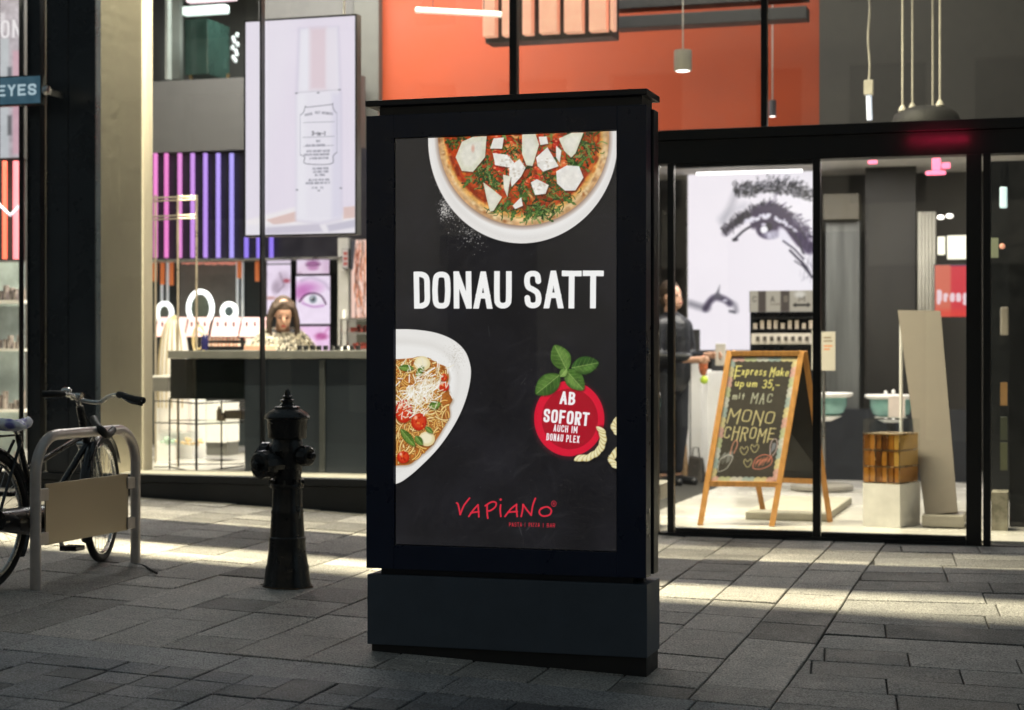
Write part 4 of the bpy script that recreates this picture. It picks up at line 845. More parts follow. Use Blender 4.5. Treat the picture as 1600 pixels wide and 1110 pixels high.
# hanging screen with the bottle picture
VS = VF+.40
A = Paint(190, 370, ((385, 36), (556, 24), (556, 364), (385, 368)), C(236, 228, 242))
A.img += A.noise(80, 2, 3)[..., None]*.008
A.poly([(385, 340), (385, 30), (470, 26), (400, 345)], C(241, 238, 246), .35, soft=30)
A.poly([(385, 345), (470, 322), (556, 336), (556, 350), (470, 368), (385, 352)], C(247, 242, 244), .9, soft=6)
A.poly([(418, 344), (466, 330), (466, 346), (430, 352)], C(226, 196, 190), .9, soft=3); A.poly([(538, 324), (556, 322), (556, 340), (538, 342)], C(226, 196, 190), .9, soft=3)
A.poly([(385, 352), (470, 350), (556, 344), (556, 368), (385, 372)], C(240, 236, 243), .9, soft=3)
A.poly([(418, 356), (500, 350), (506, 362), (408, 367)], C(196, 190, 208), .7, soft=4); A.poly([(512, 352), (556, 343), (556, 355), (516, 362)], C(190, 186, 205), .7, soft=4)
A.poly([(464, 346), (464, 148), (468, 44), (531, 41), (535, 148), (536, 344), (500, 351)], C(214, 208, 226), .8, soft=6); A.poly([(467, 344), (467, 150), (471, 46), (528, 43), (532, 150), (533, 341), (500, 348)], C(240, 237, 246), .9, soft=5)
A.poly([(472, 140), (473, 48), (486, 44), (486, 140)], C(240, 238, 247), .9, soft=6); A.poly([(486, 140), (486, 44), (512, 43), (512, 140)], C(226, 203, 212), .75, soft=9); A.poly([(512, 140), (512, 43), (527, 43), (528, 140)], C(236, 230, 240), .9, soft=6)
A.poly([(465, 342), (465, 146), (480, 146), (480, 342)], C(242, 240, 248), .9, soft=8); A.poly([(520, 342), (520, 146), (534, 146), (534, 340)], C(222, 218, 236), .7, soft=8)
A.stroke([(465, 145), (532, 140)], 1, C(190, 184, 196), .8)
for x, y in ((465, 146), (499, 145), (532, 140), (466, 297), (500, 298), (534, 294)): A.ell(x, y, 2, 1, C(90, 90, 100), .8)
k1 = C(84, 84, 96)
A.stroke([(479, 166), (481, 168), (521, 163), (522, 161)], .8, k1)
A.stroke(catmull([(471, 180), (476, 176), (479, 166)]), .8, k1); A.stroke(catmull([(527, 176), (523, 171), (521, 163)]), .8, k1)
A.stroke([(471, 180), (471, 242)], .7, C(170, 168, 186)); A.stroke([(528, 176), (528, 238)], .7, C(170, 168, 186))
A.stroke(catmull([(471, 242), (478, 246), (480, 256), (519, 256), (522, 244), (528, 238)], 6), .9, k1)
A.text('HOME', 478, 178, 4, 2.2, .8, k1, .6, rot=-.2); A.text('SET', 494, 174, 4, 2.2, .8, k1, .6); A.text('SECRETS', 505, 174, 4, 2, .5, k1, .6, rot=.12)
for y, a_, b_ in ((192, 476, 524), (215, 475, 524), (229, 476, 523)): A.stroke([(a_, y), (b_, y-2)], .6, C(130, 130, 142))
A.text('3-in-1', 489, 205, 7, 3.4, .9, C(50, 50, 60), 1.1, flat=False)
for t_, x, y, cw_ in (('NET', 496, 219, 1.7), ('NEAR THIS TEXTURE', 480, 226, 1.4), ('WITH COCONUT WATER', 481, 235, 1.6), ('PROBIOTIC BASED INGREDIENT', 477, 240.5, 1.2), ('A SKIN MOISTURE', 486, 246, 1.7), ('SILICONE FREE', 490, 262, 1.7), ('ALCOHOL FREE', 491, 267, 1.6), ('OIL FREE', 494, 272, 1.7), ('ON LOVE YOUR SKIN', 484, 280, 1.6), ('ROUTINE WHEN YOU GET IT', 480, 285, 1.3), ('ISI ML   OIL', 489, 292, 1.5)):
    A.text(''.join(c_ for c_ in t_.replace('Q', 'O').replace('W', 'M')), x, y, 3.4, cw_, .5, C(104, 104, 118), .65, rot=-.03)
t = thing('hanging_screen', 'tall bright screen showing a white bottle, hung behind the glass', 'screen', at(470, 372, VS))
a, b = at(385, 36, VS), at(556, 24, VS); z0 = at(385, 368, VS).z; z1 = at(470, 30.5, VS).z
A.mesh('screen_image', (a.x, VS-.012, z1), (b.x, VS-.012, z1), (b.x, VS-.012, z0), (a.x, VS-.012, z0), screenmat('bottle_screen', .95), t)
sf = MB(); bz = .013; sf.box((a.x-bz, VS-.01, z0-bz), (b.x+bz, VS+.07, z1+bz), .003)
for q in ((a.x-bz, a.x), (b.x, b.x+bz)): sf.box((q[0], VS-.016, z0-bz), (q[1], VS-.0102, z1+bz))
for q in ((z0-bz, z0), (z1, z1+bz)): sf.box((a.x, VS-.0155, q[0]), (b.x, VS-.0102, q[1]))
obj('screen_frame', sf, M['black'], t); obj('hanger', MB().tube([(a.x+.1, VS+.03, z1), (a.x+.1, VS+.03, 5.39)], .008, 6).tube([(b.x-.1, VS+.03, z1), (b.x-.1, VS+.03, 5.39)], .008, 6), M['chrome'], t)
# neon tube wall
VN2 = 15.0
t = thing('neon_wall', 'dark panel with a row of vertical neon tubes going from pink to violet', 'light wall', at(320, 405, VN2))
bx('back_panel', 200, 238, 590, 404, VN2, .08, mat('neon_back', (.006, .005, .012), .4), t)
tubes = [(243, (.95, .24, .68)), (260, (.9, .20, .62)), (281, (.84, .25, .72)), (301, (.62, .27, .85)), (321, (.50, .27, .9)), (341, (.46, .33, .98)), (362, (.42, .36, 1)), (385, (.27, .18, .9)), (404, (.25, .16, .9)), (424, (.25, .16, .9))]
for x, c_ in tubes:
    a, b = at(x, 403, VN2-.04), at(x, 240, VN2-.04)
    nn = obj('neon_tube', MB().tube([a, b], .0205, 12), mat('neon_%d' % x, (.04, .03, .05), emit=c_, es=1.0), t, smooth=60)
    nn.data.materials[0].name = 'neon_glow'
bx('ledge', 200, 403.5, 590, 407, VN2-.12, .2, M['chrome'], t)
bh = obj('bulkhead', MB().box((UL+.01, 14.95, at(320, 236, 14.95).z), (U(552, 14.95), 15.25, at(320, 124, 14.95).z)), mat('bulkhead_grey', (.10, .098, .092), .7, var=.06)); tag(bh, 'wide plain grey bulkhead above the violet neon tubes', 'bulkhead')
# upper floor glimpse
zf = at(320, 124, 14.95).z
wl('floor', MB().box((UL+.01, 15.26, zf-.3), (U(552, 15.3), 18, zf-.01)), M['grey'])
t = thing('display_case', 'dark green glazed case on thin gold feet standing on the upper floor', 'cabinet', at(325, 122, 16.3))
bx('cabinet', 288, 29, 359, 116, 16.3, .5, mat('case_green', (.03, .062, .05), .2, var=.5, scale=2), t, .01)
for x in (296, 354): bx('foot', x, 115.5, x+3, 124, 16.32, .03, mat('brass', (.6, .42, .2), .3, 1), t)
for x, w_ in ((258, 4), (266, 20)): bx('post', x, -60, x+w_, 124, 16.9 if w_ > 5 else 16.0, .08, mat('upper_white', (.36, .38, .34), .5), lab='pale %s post on the upper floor left of the dark green case' % ('wide' if w_ > 5 else 'thin'), cat='post')
tag(obj('spotlight', MB().box(at(284, 24, 15.8), at(352, 6, 15.8)+Vector((0, .1, 0)), .02), mat('blob', (.7, .7, .7), emit=(.75, .95, .85), es=1.3)), 'glowing greenish white panel in place of a bright reflection above the dark green case', 'lamp')  # two glowing panels stand in for bright reflections upstairs
tag(obj('spotlight', MB().box(at(290, 4, 15.6), at(365, -30, 15.6)+Vector((0, .1, 0)), .02), mat('blob2', (.7, .7, .7), emit=(1, .72, .8), es=1.1)), 'glowing pink panel in place of a bright reflection at the top edge over the dark green case', 'lamp')
t = thing('ornament', 'sparkling white ornament right of the dark green case upstairs', 'ornament', at(369, 95, 16.2))
ob_ = MB()
for i in range(9): ob_.ell(at(366+rs.uniform(-3, 8), 55+i*5, 16.2+rs.uniform(-.05, .05)), (.02, .02, .025), None, 8)
obj('crystal', ob_, mat('crystal', (.8, .85, .85), .1, emit=(.8, .9, .9), es=.5), t)
# back wall zone below the neon
VB = 15.3
t = thing('shelf_wall', 'dark shelf wall with grey panel and steel rails under the neon tubes', 'shelf', at(330, 560, VB))
bx('back_panel', 200, 404, 420, 740, VB+.3, .08, mat('shelf_wall_dark', (.035, .045, .05), .5, var=.4, scale=3), t)
bx('grey_panel', 281, 412, 373, 520, VB+.2, .06, mat('grey_panel', (.24, .225, .22), .6), t)
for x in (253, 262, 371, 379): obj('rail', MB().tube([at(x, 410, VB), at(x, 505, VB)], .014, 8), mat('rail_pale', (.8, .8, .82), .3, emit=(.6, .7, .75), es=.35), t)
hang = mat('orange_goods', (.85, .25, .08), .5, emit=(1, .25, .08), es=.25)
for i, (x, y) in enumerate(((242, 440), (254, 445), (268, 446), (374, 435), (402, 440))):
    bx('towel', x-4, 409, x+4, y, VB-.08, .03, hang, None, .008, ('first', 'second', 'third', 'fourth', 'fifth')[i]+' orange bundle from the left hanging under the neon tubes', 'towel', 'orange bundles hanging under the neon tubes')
red = mat('pink_edge', (.8, .35, .3), .5, emit=(1, .35, .25), es=.4)
gdm = MB()
for i in range(24):
    x = 285+i*3.7; a = at(x, 411+rs.uniform(-1, 1), VB+.1); gdm.ell(a, (.012, .01, .02), None, 6)
tag(obj('string_lights', gdm, red, None), 'thin string of small orange red lights along the ledge under the neon', 'string lights')
# ring mirrors
def ring(cx, cy, rx_, ry_, V, lab, inner, em=1.5):
    c = at(cx, cy, V); t = thing('ring_mirror', lab, 'mirror', (c.x, c.y, c.z-ry_*V/FPX), 'ring mirrors on the counter'); k_ = 1/FPX*V*1.06
    P = [Vector((c.x+rx_*k_*cos(i*math.pi/20), c.y, c.z+ry_*k_*sin(i*math.pi/20))) for i in range(40)]
    obj('ring_light', MB().tube(P, .024, 10, closed=True), mat('ring_glow', (.8, .8, .8), emit=(.92, 1, 1), es=em), t, smooth=180)
    obj('mirror', MB().lathe([(rx_*k_*.93, 0), (rx_*k_*.93, .012)], c+Vector((0, .0, 0)), (0, 1, 0), 32), inner, t)
    obj('stand', MB().tube([c-Vector((0, -.02, ry_*k_)), c-Vector((0, -.02, ry_*k_+.12))], .012, 8), M['chrome'], t)
gm_ = mat('mirror_glass', (.35, .42, .42), .12, 1, var=.3, scale=5)
ring(313, 482, 21, 27, 14.8, 'large oval ring mirror with white light at the middle of the counter', gm_)
ring(257, 490, 13, 16, 14.8, 'round ring mirror at the left end of the pale chair', gm_, 1.0)
ring(358, 487, 12, 12, 14.8, 'small round ring mirror right of the large oval one', gm_, 1.2)
# pink tilted trays and product rows
t = thing('make_up_counter', 'long make-up counter with tilted pink trays and rows of small products', 'counter', at(330, 560, 14.2))
pk = mat('pink_tray', (.86, .55, .55), .4); 
for x0, x1 in ((243, 288), (291, 325), (330, 372), (375, 418)):
    V0, V1_ = 14.1, 14.4; a, b = at(x0, 521, V0), at(x1, 521, V0); c_, d_ = at(x1+5, 496, V1_), at(x0+5, 496, V1_); up = Vector((0, .02, .03))
    tr_ = obj('tray', MB().hexa([a-up, b-up, c_-up, d_-up, a, b, c_, d_]), pk, t)
    for i in range(3):
        f_ = .2+.3*i; p = a.lerp(b, f_).lerp(d_.lerp(c_, f_), .45)+Vector((0, -.006, .006)); obj('product', MB().box(p-Vector((.008, .004, .03)), p+Vector((.008, .004, .03))), M['dark'], tr_)
bx('counter_edge', 240, 521.5, 418, 526, 14.1, .4, M['chrome'], t)
bx('counter_body', 240, 526.5, 418, 640, 14.25, .4, M['dark'], t)
pr = MB(); pr2 = MB()
for r_ in range(2):
    for i in range(34):
        x = 326+i*1.9; 
        if x > 408: break
        if 374 < x < 382: continue
        a = at(x+r_, 530+r_*9, 14.12); (pr if (i+r_) % 3 else pr2).box(a+Vector((-.006, -.01, -.012)), a+Vector((.006, .01, .012)))
o = obj('product_row', pr, mat('row_pale', (.75, .62, .52), .4, var=.7, scale=40), t); o['kind'] = 'stuff'
o = obj('product_row', pr2, mat('row_red', (.8, .22, .12), .4, var=.4, scale=40), t); o['kind'] = 'stuff'
bx('white_insert', 384, 529, 400, 546, 14.05, .05, M['white'], t)
# covered white round seat
V_ = 13.4; c = at(272, 545, V_); k_ = V_/FPX
t = thing('cocoon_chair', 'white rounded cocoon chair behind the thin metal posts', 'chair', (c.x, V_, FL))
pf = []
for i in range(15):
    t_ = i/14; yy = 690-(690-486)*t_; w_ = 27*math.sqrt(max(.02, 1-max(0, (t_-.45)/.55)**2.2)); pf.append((w_*k_, (EYE+(555-yy)*k_)-c.z))
obj('shell', MB().lathe(pf, c, n=28), mat('soft_white', (.72, .68, .66), .6, var=.12, scale=6), t, smooth=60)
wk = MB()
for i in range(7):
    a_ = -2.6+i*.34; pts = []
    for r_, z_ in pf[3:]: pts.append(c+Vector((r_*1.02*cos(a_), r_*1.02*sin(a_), z_)))
    wk.tube(pts, .006, 5)
obj('piping', wk, mat('gold_wire', (.6, .5, .32), .4, .6), t)
# rattan hand mirror-like ornament + dark bottle
c = at(311, 532, 13.2); t = thing('wicker_stand', 'small gold wicker loop ornament beside the right metal post', 'ornament', (c.x, c.y, c.z-.12))
P = [c+Vector((.055*cos(i*.35), 0, .12*sin(i*.35))) for i in range(18)]
obj('loop', MB().tube(P, .009, 6, closed=True), mat('wicker', (.7, .55, .3), .5), t); obj('loop', MB().tube([c+(p-c)*.6 for p in P], .007, 6, closed=True), mat('wicker2', (.7, .55, .3), .5), t)
t = thing('bottle', 'dark blue bottle standing on the counter just right of the wicker ornament', 'bottle', at(320, 548, 13.1)); p = at(320, 547, 13.1)
obj('bottle_body', MB().lathe([(.028, 0), (.03, .01), (.03, .10), (.018, .12), (.014, .125)], p, n=16), mat('blue_glass', (.02, .02, .09), .2), t, smooth=40); obj('lid', MB().lathe([(.016, .125), (.016, .16)], p, n=12), M['white'], t)
# clothes rail: thin gold posts with double top
VG = 12.55; t = thing('garment_frame', 'tall thin metal frame with two double top bars in front of the neon tubes', 'frame', (U(292, VG), VG, FL))
gp = mat('frame_gold', (.55, .48, .38), .35, .7)
for x, dy in ((278, 0), (307, .0), (243, .45)):
    a = at(x, 305, VG+dy); obj('post', MB().tube([(a.x, a.y, FL), (a.x, a.y, a.z)], .0095, 8), gp, t)
for y in (307, 312, 336, 341):
    obj('bar', MB().tube([at(232, y+3, VG+.4), at(278, y+1, VG), at(307, y, VG)], .007, 6), gp, t)
# front counter
VC = 11.95; zt = at(415, 548, VC).z; a = U(264, VC); b = U(1000, VC)
t = thing('service_counter', 'long dark service counter with a grey top edge behind the glass', 'counter', ((a+b)/2, VC, FL))
obj('counter_top', MB().box((a, VC-.02, zt-.058), (b-.6, VC+.6, zt), .004), mat('top_grey', (.20, .20, .185), .5), t)
zq = at(330, 624, VC).z; a2 = U(382, VC)
obj('glass_front', MB().box((a+.01, VC, zq), (a2-.004, VC+.5, zt-.06), .003), mat('black_glass', (.006, .008, .008), .06, var=.2, rvar=.03), t)
obj('front_panel', MB().box((a2, VC+.002, FL), (b-.6, VC+.5, zt-.0605), .003), mat('panel_slate', (.012, .019, .028), .5, var=.15, scale=300), t)
bx('trim', 499, 562, 508, 744, VC-.012, .012, mat('trim_grey', (.05, .055, .055), .5), t)
# things on the counter
ORD = ('first', 'second', 'third', 'fourth', 'fifth', 'sixth', 'seventh', 'eighth', 'ninth', 'tenth')
for i in range(10):
    x = 468+i*10.2; p = at(x, 547.5, VC+.1); 
    tt = obj('holder', MB().box(p+Vector((-.013, -.02, 0)), p+Vector((.013, .02, .034)), .004), M['black']); tag(tt, '%s small black holder from the left in the row on the counter top' % ORD[i], 'holder', 'small black holders in a row on the counter')
bx('tray', 381, 540, 409, 547.6, VC+.1, .25, mat('peach', (.8, .45, .33), .5), None, .004, 'peach coloured tray on the counter left of the mullion', 'tray')
tag(obj('cloth', MB().ell(at(541, 547, VC+.2), (.05, .04, .03)).ell(at(536, 548, VC+.2), (.03, .04, .018)), M['white'], None, smooth=180), 'small crumpled white cloth at the right end of the row of black holders', 'cloth')
# wire shelf under the counter and bright lit back
VW = 12.2; t = thing('wire_shelf', 'black wire shelf in the opening under the counter', 'shelf', (U(310, VW), VW, FL)); wb = mat('wire_black', (.02, .02, .018), .4, .5)
for x, dv in ((265, 0), (279, .3), (307, 0), (306, .25), (346, .28)):
    p = at(x, 630, VW+dv); obj('upright', MB().tube([(p.x, p.y, FL), (p.x, p.y, at(x, 622, VW+dv).z)], .009 if x == 307 else .006, 6), wb, t)
for ya_, yb_, yc_ in ((626, 631, 627), (660, 663, 660), (729, 738, 728)):
    obj('wire', MB().tube([at(240, ya_+1, VW+.25), at(265, ya_+1, VW), at(307, yb_, VW), at(381, yc_, VW+.3)], .0055, 6).tube([at(265, ya_-3, VW+.35), at(381, yc_-3, VW+.45)], .0045, 6), wb, t)
obj('glass_shelf', MB().box(at(307, 663, VW), at(380, 660, VW)+Vector((0, .35, .006))), M['cglass'], t)
t = thing('white_cabinet', 'bright white low cabinet seen through the wire shelf', 'cabinet', (U(330, 14), 13.5, FL))
wb_ = mat('bright_white', (.86, .86, .84), .4, var=.02)
bx('cabinet_body', 322, 628, 374, 692, 13.3, .25, wb_, t, .004); bx('foot', 323, 692.2, 356, 712, 13.32, .2, mat('kick_grey', (.12, .12, .11), .5), t)
bx('drawer_unit', 243, 625, 322, 741, 13.56, .25, wb_, t, .004)
bx('storage_box', 242, 690, 262, 732, 13.2, .15, M['white'], None, .005, 'white storage box low at the left edge of the wire shelf', 'box')
for i, (x0, x1, y0, y1, c_, nm) in enumerate(((250, 266, 672, 697, (.5, .62, .5), 'green'), (268, 312, 675, 698, (.75, .55, .3), 'amber'))):
    t = thing('glass_box', 'low glass box with %s contents on the shelf under the counter' % nm, 'box', at(x0, y1, 12.9)); bx('box', x0, y0, x1, y1, 12.9, .2, M['cglass'], t)
    gg = MB(); A0, B0 = at(x0+2, y1-1, 12.95), at(x1-2, y1-1, 12.95)
    for j in range(16): gg.ell(A0.lerp(B0, rs.random())+Vector((0, rs.uniform(0, .1), rs.uniform(.01, .06))), (.018, .014, .012), None, 6)
    o = obj('contents', gg, mat('contents', c_, .5, var=.5, scale=30), t); o['kind'] = 'stuff'
for x, y0, lab in ((342, 636, 'small glass bottle standing on the glass shelf under the counter'), (349, 645, 'shorter brown bottle on the glass shelf under the counter')):
    p = at(x, 658, 12.3); tag(obj('bottle', MB().lathe([(.018, 0), (.018, (658-y0)*.0035), (.008, (658-y0)*.0042), (.008, (658-y0)*.005)], p, n=12), mat('bott', (.35, .28, .22), .2), None, smooth=40), lab, 'bottle')
t = thing('basket', 'low dark glass basket at the right end of the shelf under the counter', 'basket', at(363, 655, 12.3)); bx('basket_body', 350, 642, 378, 655, 12.3, .2, mat('basket_brown', (.16, .13, .10), .4, var=.4, scale=20), t, .006); obj('handle', MB().tube([at(374, 642, 12.3), at(378, 634, 12.35), at(381, 634, 12.4)], .006, 6), M['chrome'], t)
bx('plinth_block', 237, 590, 262, 612, 12.6, .2, M['grey'], None, 0, 'plain grey block at the left end of the black counter glass', 'block')
bx('ledge_board', 237, 587, 264, 590, 12.6, .3, M['white'], None, 0, 'thin white board lying on the grey block left of the counter', 'board')
# eye pictures behind the woman
VP = 15.2
def picture(name, quad, draw, V, es, lab, w=60, h=70, frame=.02, par=None, grp=None, bg=C(240, 225, 245)):
    (x0, y0, x1, y1) = quad; P = Paint(w, h, ((x0, y0), (x1, y0), (x1, y1), (x0, y1)), bg); draw(P)
    a, b = at(x0, y0, V), at(x1, y1, V); zt_, zb_ = at((x0+x1)/2, y0, V).z, at((x0+x1)/2, y1, V).z
    t = par or thing(name, lab, 'screen', ((a.x+b.x)/2, V, zb_), grp)
    P.mesh('screen_image', (a.x, V-.004, zt_), (b.x, V-.004, zt_), (b.x, V-.004, zb_), (a.x, V-.004, zb_), screenmat('picture_glow', es), t)
    obj('screen_case', MB().box((a.x-frame, V, zb_-frame), (b.x+frame, V+.05, zt_+frame)), M['black'], t); return t
def e3(x, y): return (230+x/3.084, 200+y/3.084)
def d_lips(P):
    P.img += P.noise(12, 3, 2)[..., None]*.04; P.ell(*e3(800, 690), 36, 14, C(228, 200, 222), .6, soft=10); P.ell(*e3(800, 655), 11, 4.5, C(150, 90, 140), .95, soft=3); P.ell(*e3(800, 672), 9, 5, C(190, 130, 178), .9, soft=3); P.stroke([e3(765, 662), e3(800, 664), e3(835, 660)], 1.3, C(96, 50, 90)); P.ell(*e3(870, 640), 8, 26, C(205, 170, 200), .6, soft=8); P.stroke([e3(735, 700), e3(770, 740)], 3, C(120, 90, 110), .5, soft=5)
def d_eye(P):
    P.img += P.noise(15, 3, 2)[..., None]*.04; P.ell(*e3(770, 770), 20, 9, C(196, 120, 188), .8, soft=12); P.ell(*e3(745, 800), 12, 10, C(190, 100, 176), .7, soft=9)
    P.stroke(catmull([e3(745, 735), e3(790, 722), e3(850, 745), e3(880, 780)]), 4, C(170, 150, 180), .5, soft=5)
    P.ell(*e3(800, 826), 15, 7.5, C(238, 232, 244), 1, soft=2); P.ell(*e3(800, 826), 6, 6.5, C(140, 150, 160), 1); P.ell(*e3(800, 826), 2.6, 2.8, C(30, 30, 40), 1); P.ell(*e3(795, 820), 1.2, 1.2, C(255, 255, 255))
    P.stroke(catmull([e3(735, 838), e3(760, 808), e3(800, 797), e3(840, 812), e3(862, 850)]), 2.6, C(70, 20, 70)); P.stroke(catmull([e3(750, 845), e3(800, 862), e3(850, 858)]), 2.2, C(166, 90, 170), .8, soft=3)
def d_nose(P):
    P.img += P.noise(15, 3, 5)[..., None]*.05; P.ell(*e3(655, 740), 10, 14, C(190, 170, 190), .7, soft=9); P.ell(*e3(672, 738), 5, 3, C(170, 60, 80), .9, soft=3); P.ell(*e3(620, 770), 6, 10, C(150, 130, 150), .6, soft=6); P.ell(*e3(595, 820), 8, 2.5, C(190, 130, 120), .8, soft=3); P.stroke([e3(640, 700), e3(660, 760), e3(630, 790)], 2, C(120, 100, 120), .6, soft=3)
def d_cheek(P):
    P.ell(*e3(840, 1005), 9, 5, C(170, 60, 130), .9, soft=5); P.stroke(catmull([e3(820, 1020), e3(850, 995), e3(875, 965)]), 3, C(200, 120, 180), .7, soft=4); P.img += P.noise(10, 3, 5)[..., None]*.04
t = thing('picture_wall', 'black framed wall of glowing eye and lips pictures behind the woman', 'screen', at(490, 545, VP)); bx('frame', 417, 400, 526, 560, VP+.06, .06, M['black'], t)
picture('', (*e3(722, 628), *e3(878, 703)), d_lips, VP, 1.0, '', 60, 30, .008, t); picture('', (*e3(718, 714), *e3(882, 945)), d_eye, VP, 1.05, '', 70, 96, .008, t)
picture('', (*e3(715, 957), *e3(880, 1085)), d_cheek, VP, 1.05, '', 60, 50, .008, t, bg=C(238, 200, 236)); picture('', (*e3(578, 660), *e3(692, 900)), d_nose, VP, 1.0, '', 50, 100, .008, t)
picture('', (*e3(578, 630), *e3(692, 654)), lambda P: None, VP, .9, '', 12, 6, .004, t)
bx('white_column', 528, 372, 544, 560, 14.9, .2, mat('col_white', (.45, .44, .42), .5), None, 0, 'narrow pale column right of the eye pictures', 'column')
def d_sign(P):
    for y in (394, 402, 410): P.poly([(537, y), (543, y), (543, y+5), (537, y+5)], C(200, 60, 50), .9)
picture('wall_sign', (535, 390, 544, 419), d_sign, 14.85, .7, 'small red and white sign on the narrow pale column', 16, 30, .004, bg=C(225, 215, 205))
def d_hair(P):
    P.poly([(548, 375), (556, 375), (552, 420), (548, 425)], C(40, 44, 60)); r_ = random.Random(2)
    for i in range(120):
        y = 374+r_.random()*120; x = 556+r_.random()*18; P.stroke([(x, y), (x-3+r_.random()*3, y+14), (x-1+r_.random()*3, y+26)], 1.4, C(*r_.choice(((214, 96, 40), (240, 170, 130), (120, 50, 30), (250, 220, 210), (70, 40, 36)))), .8)
picture('picture_screen', (549, 375, 574, 497), d_hair, 14.6, 1.0, 'narrow glowing picture of orange hair beside the advertising pillar', 40, 120, .012, bg=C(245, 205, 190))
t = thing('side_shelf', 'low glass shelf unit with red goods beside the narrow hair picture', 'shelf', at(552, 548, 13.6))
for y in (498, 520, 546): bx('shelf', 531, y, 576, y+2, 13.6, .4, M['chrome'], t)
bx('upright', 531, 500, 533, 546, 13.6, .02, M['chrome'], t); bx('upright', 541, 500, 543, 546, 13.6, .02, M['chrome'], t)
gg = MB()
for j in range(14):
    p = at(547+rs.uniform(0, 24), rs.choice((519, 545)), 13.7); gg.box(p, p+Vector((.025, .03, rs.uniform(.03, .06))))
o = obj('goods', gg, mat('red_goods', (.45, .08, .06), .4, var=.6, scale=30), t); o['kind'] = 'stuff'
bx('white_bottle', 535, 485, 542, 497.5, 13.65, .04, M['white'], None, .006, 'small white bottle on top of the side shelf', 'bottle')
bx('light_strip', 452, 373, 520, 376, VP-.1, .04, mat('pink_strip', (.8, .7, .8), emit=(1, .8, .95), es=1.1), None, 0, 'thin pinkish light strip just under the hanging screen', 'light')
tag(obj('grey_wall', MB().box((U(405, 15.5), 15.5, FL), (U(552.5, 15.5), 15.6, 5.39)), mat('wall_mid', (.12, .118, .11), .7)), 'grey wall behind the glowing eye pictures', 'wall')
# ================================================================ people
def body(prims, F, name, m, par, vox=.012, it=5):
    mb = MB()
    for p in prims:
        if len(p) == 4 and isinstance(p[2], (int, float)): mb.cap(F(*p[0]), F(*p[1]), p[2], p[3])
        else: mb.ell(F(*p[0]), p[1], p[2] if len(p) > 2 else None)
    o = obj(name, mb, m, par, fix=False); remesh(o, vox, smoothit=it); return o
skin = mat('skin', (.56, .33, .235), .5, var=.06); 
def frame_(loc, rz, scale=1):
    q = Matrix.Rotation(rz, 3, 'Z'); L = Vector(loc); return (lambda x, y, z: L+q @ Vector((x, y, z))*scale), q
# woman behind the counter: faces -y, head bent down
wc = at(437, 490, 12.75); F, q = frame_((wc.x+.03, 12.75, 0), R(27)); hz0 = wc.z
pw_ = thing('person', 'woman in a pale fur collar looking down behind the dark counter', 'person', (wc.x+.03, 12.95, FL))
tilt = Matrix.Rotation(R(28), 3, 'X')
H_ = lambda x, y, z: F(*(Vector((0, 0, hz0))+tilt @ Vector((x, y, z))))
def hd_(x, y, z): v = Vector((0, -.02, hz0))+tilt @ Vector((x, y, z)); return (v.x, v.y, v.z)
qt = q @ tilt
pr_ = [(hd_(0, .01, .02), (.074, .092, .098), qt), (hd_(0, -.035, -.035), (.058, .06, .075), qt), (hd_(0, -.05, -.085), (.032, .034, .032), qt), (hd_(0, -.096, -.02), (.012, .016, .026), qt), (hd_(-.074, .01, -.01), (.01, .018, .03), qt), (hd_(.074, .01, -.01), (.01, .018, .03), qt),
  (hd_(0, .03, -.05), (0, .12, hz0-.2), .052, .06), ((0, .14, hz0-.22), (0, .24, hz0-.55), .13, .12), ((-.12, .14, hz0-.24), (.12, .14, hz0-.24), .07, .07), ((0, .24, hz0-.55), (0, .26, hz0-.62), .14, .15),
  ((-.16, .13, hz0-.25), (-.21, .02, hz0-.42), .055, .042), ((-.21, .02, hz0-.42), (-.08, -.2, hz0-.44), .042, .028), ((.16, .13, hz0-.25), (.22, .02, hz0-.42), .055, .042), ((.22, .02, hz0-.42), (.06, -.2, hz0-.44), .042, .028),
  ((-.08, -.2, hz0-.44), (-.05, -.27, hz0-.45), .026, .03), ((.06, -.2, hz0-.44), (.03, -.27, hz0-.45), .026, .03), ((-.09, .26, hz0-.65), (-.09, .2, FL+.45), .09, .06), ((-.09, .2, FL+.45), (-.09, .28, FL+.08), .055, .04), ((.09, .26, hz0-.65), (.09, .2, FL+.45), .09, .06), ((.09, .2, FL+.45), (.09, .28, FL+.08), .055, .04), ((-.09, .28, FL+.04), (-.09, .12, FL+.03), .04, .03), ((.09, .28, FL+.04), (.09, .12, FL+.03), .04, .03)]
for s_ in (-1, 1):
    for j in range(4): pr_.append(((s_*.05+.018*(j-1.5), -.27, hz0-.45), (s_*.05+.022*(j-1.5), -.335+.006*abs(j-1.5), hz0-.465), .010, .008))
    pr_.append(((s_*.05+s_*-.03, -.25, hz0-.45), (s_*.05+s_*-.055, -.29, hz0-.46), .011, .009))
body(pr_, F, 'body', skin, pw_, .0095, 3)
fc = MB()
for s_ in (-1, 1): fc.ell(F(*hd_(s_*.028, -.088, .004)), (.017, .007, .009), qt, 8)
obj('eyes', fc, mat('eye_shadow', (.09, .03, .02), .4), pw_, smooth=180)
fc = MB()
for s_ in (-1, 1): fc.ell(F(*hd_(s_*.03, -.088, .024)), (.019, .005, .0045), qt, 8)
obj('eyebrows', fc, mat('brow', (.08, .04, .02), .6), pw_, smooth=180)
obj('lips', MB().ell(F(*hd_(0, -.094, -.066)), (.02, .008, .008), qt, 8), mat('lipstick', (.38, .04, .03), .35), pw_, smooth=180)
hair = mat('brown_hair', (.045, .026, .016), .75, var=.5, scale=60, stretch=(1, 1, .15), bump=.5, bscale=90)
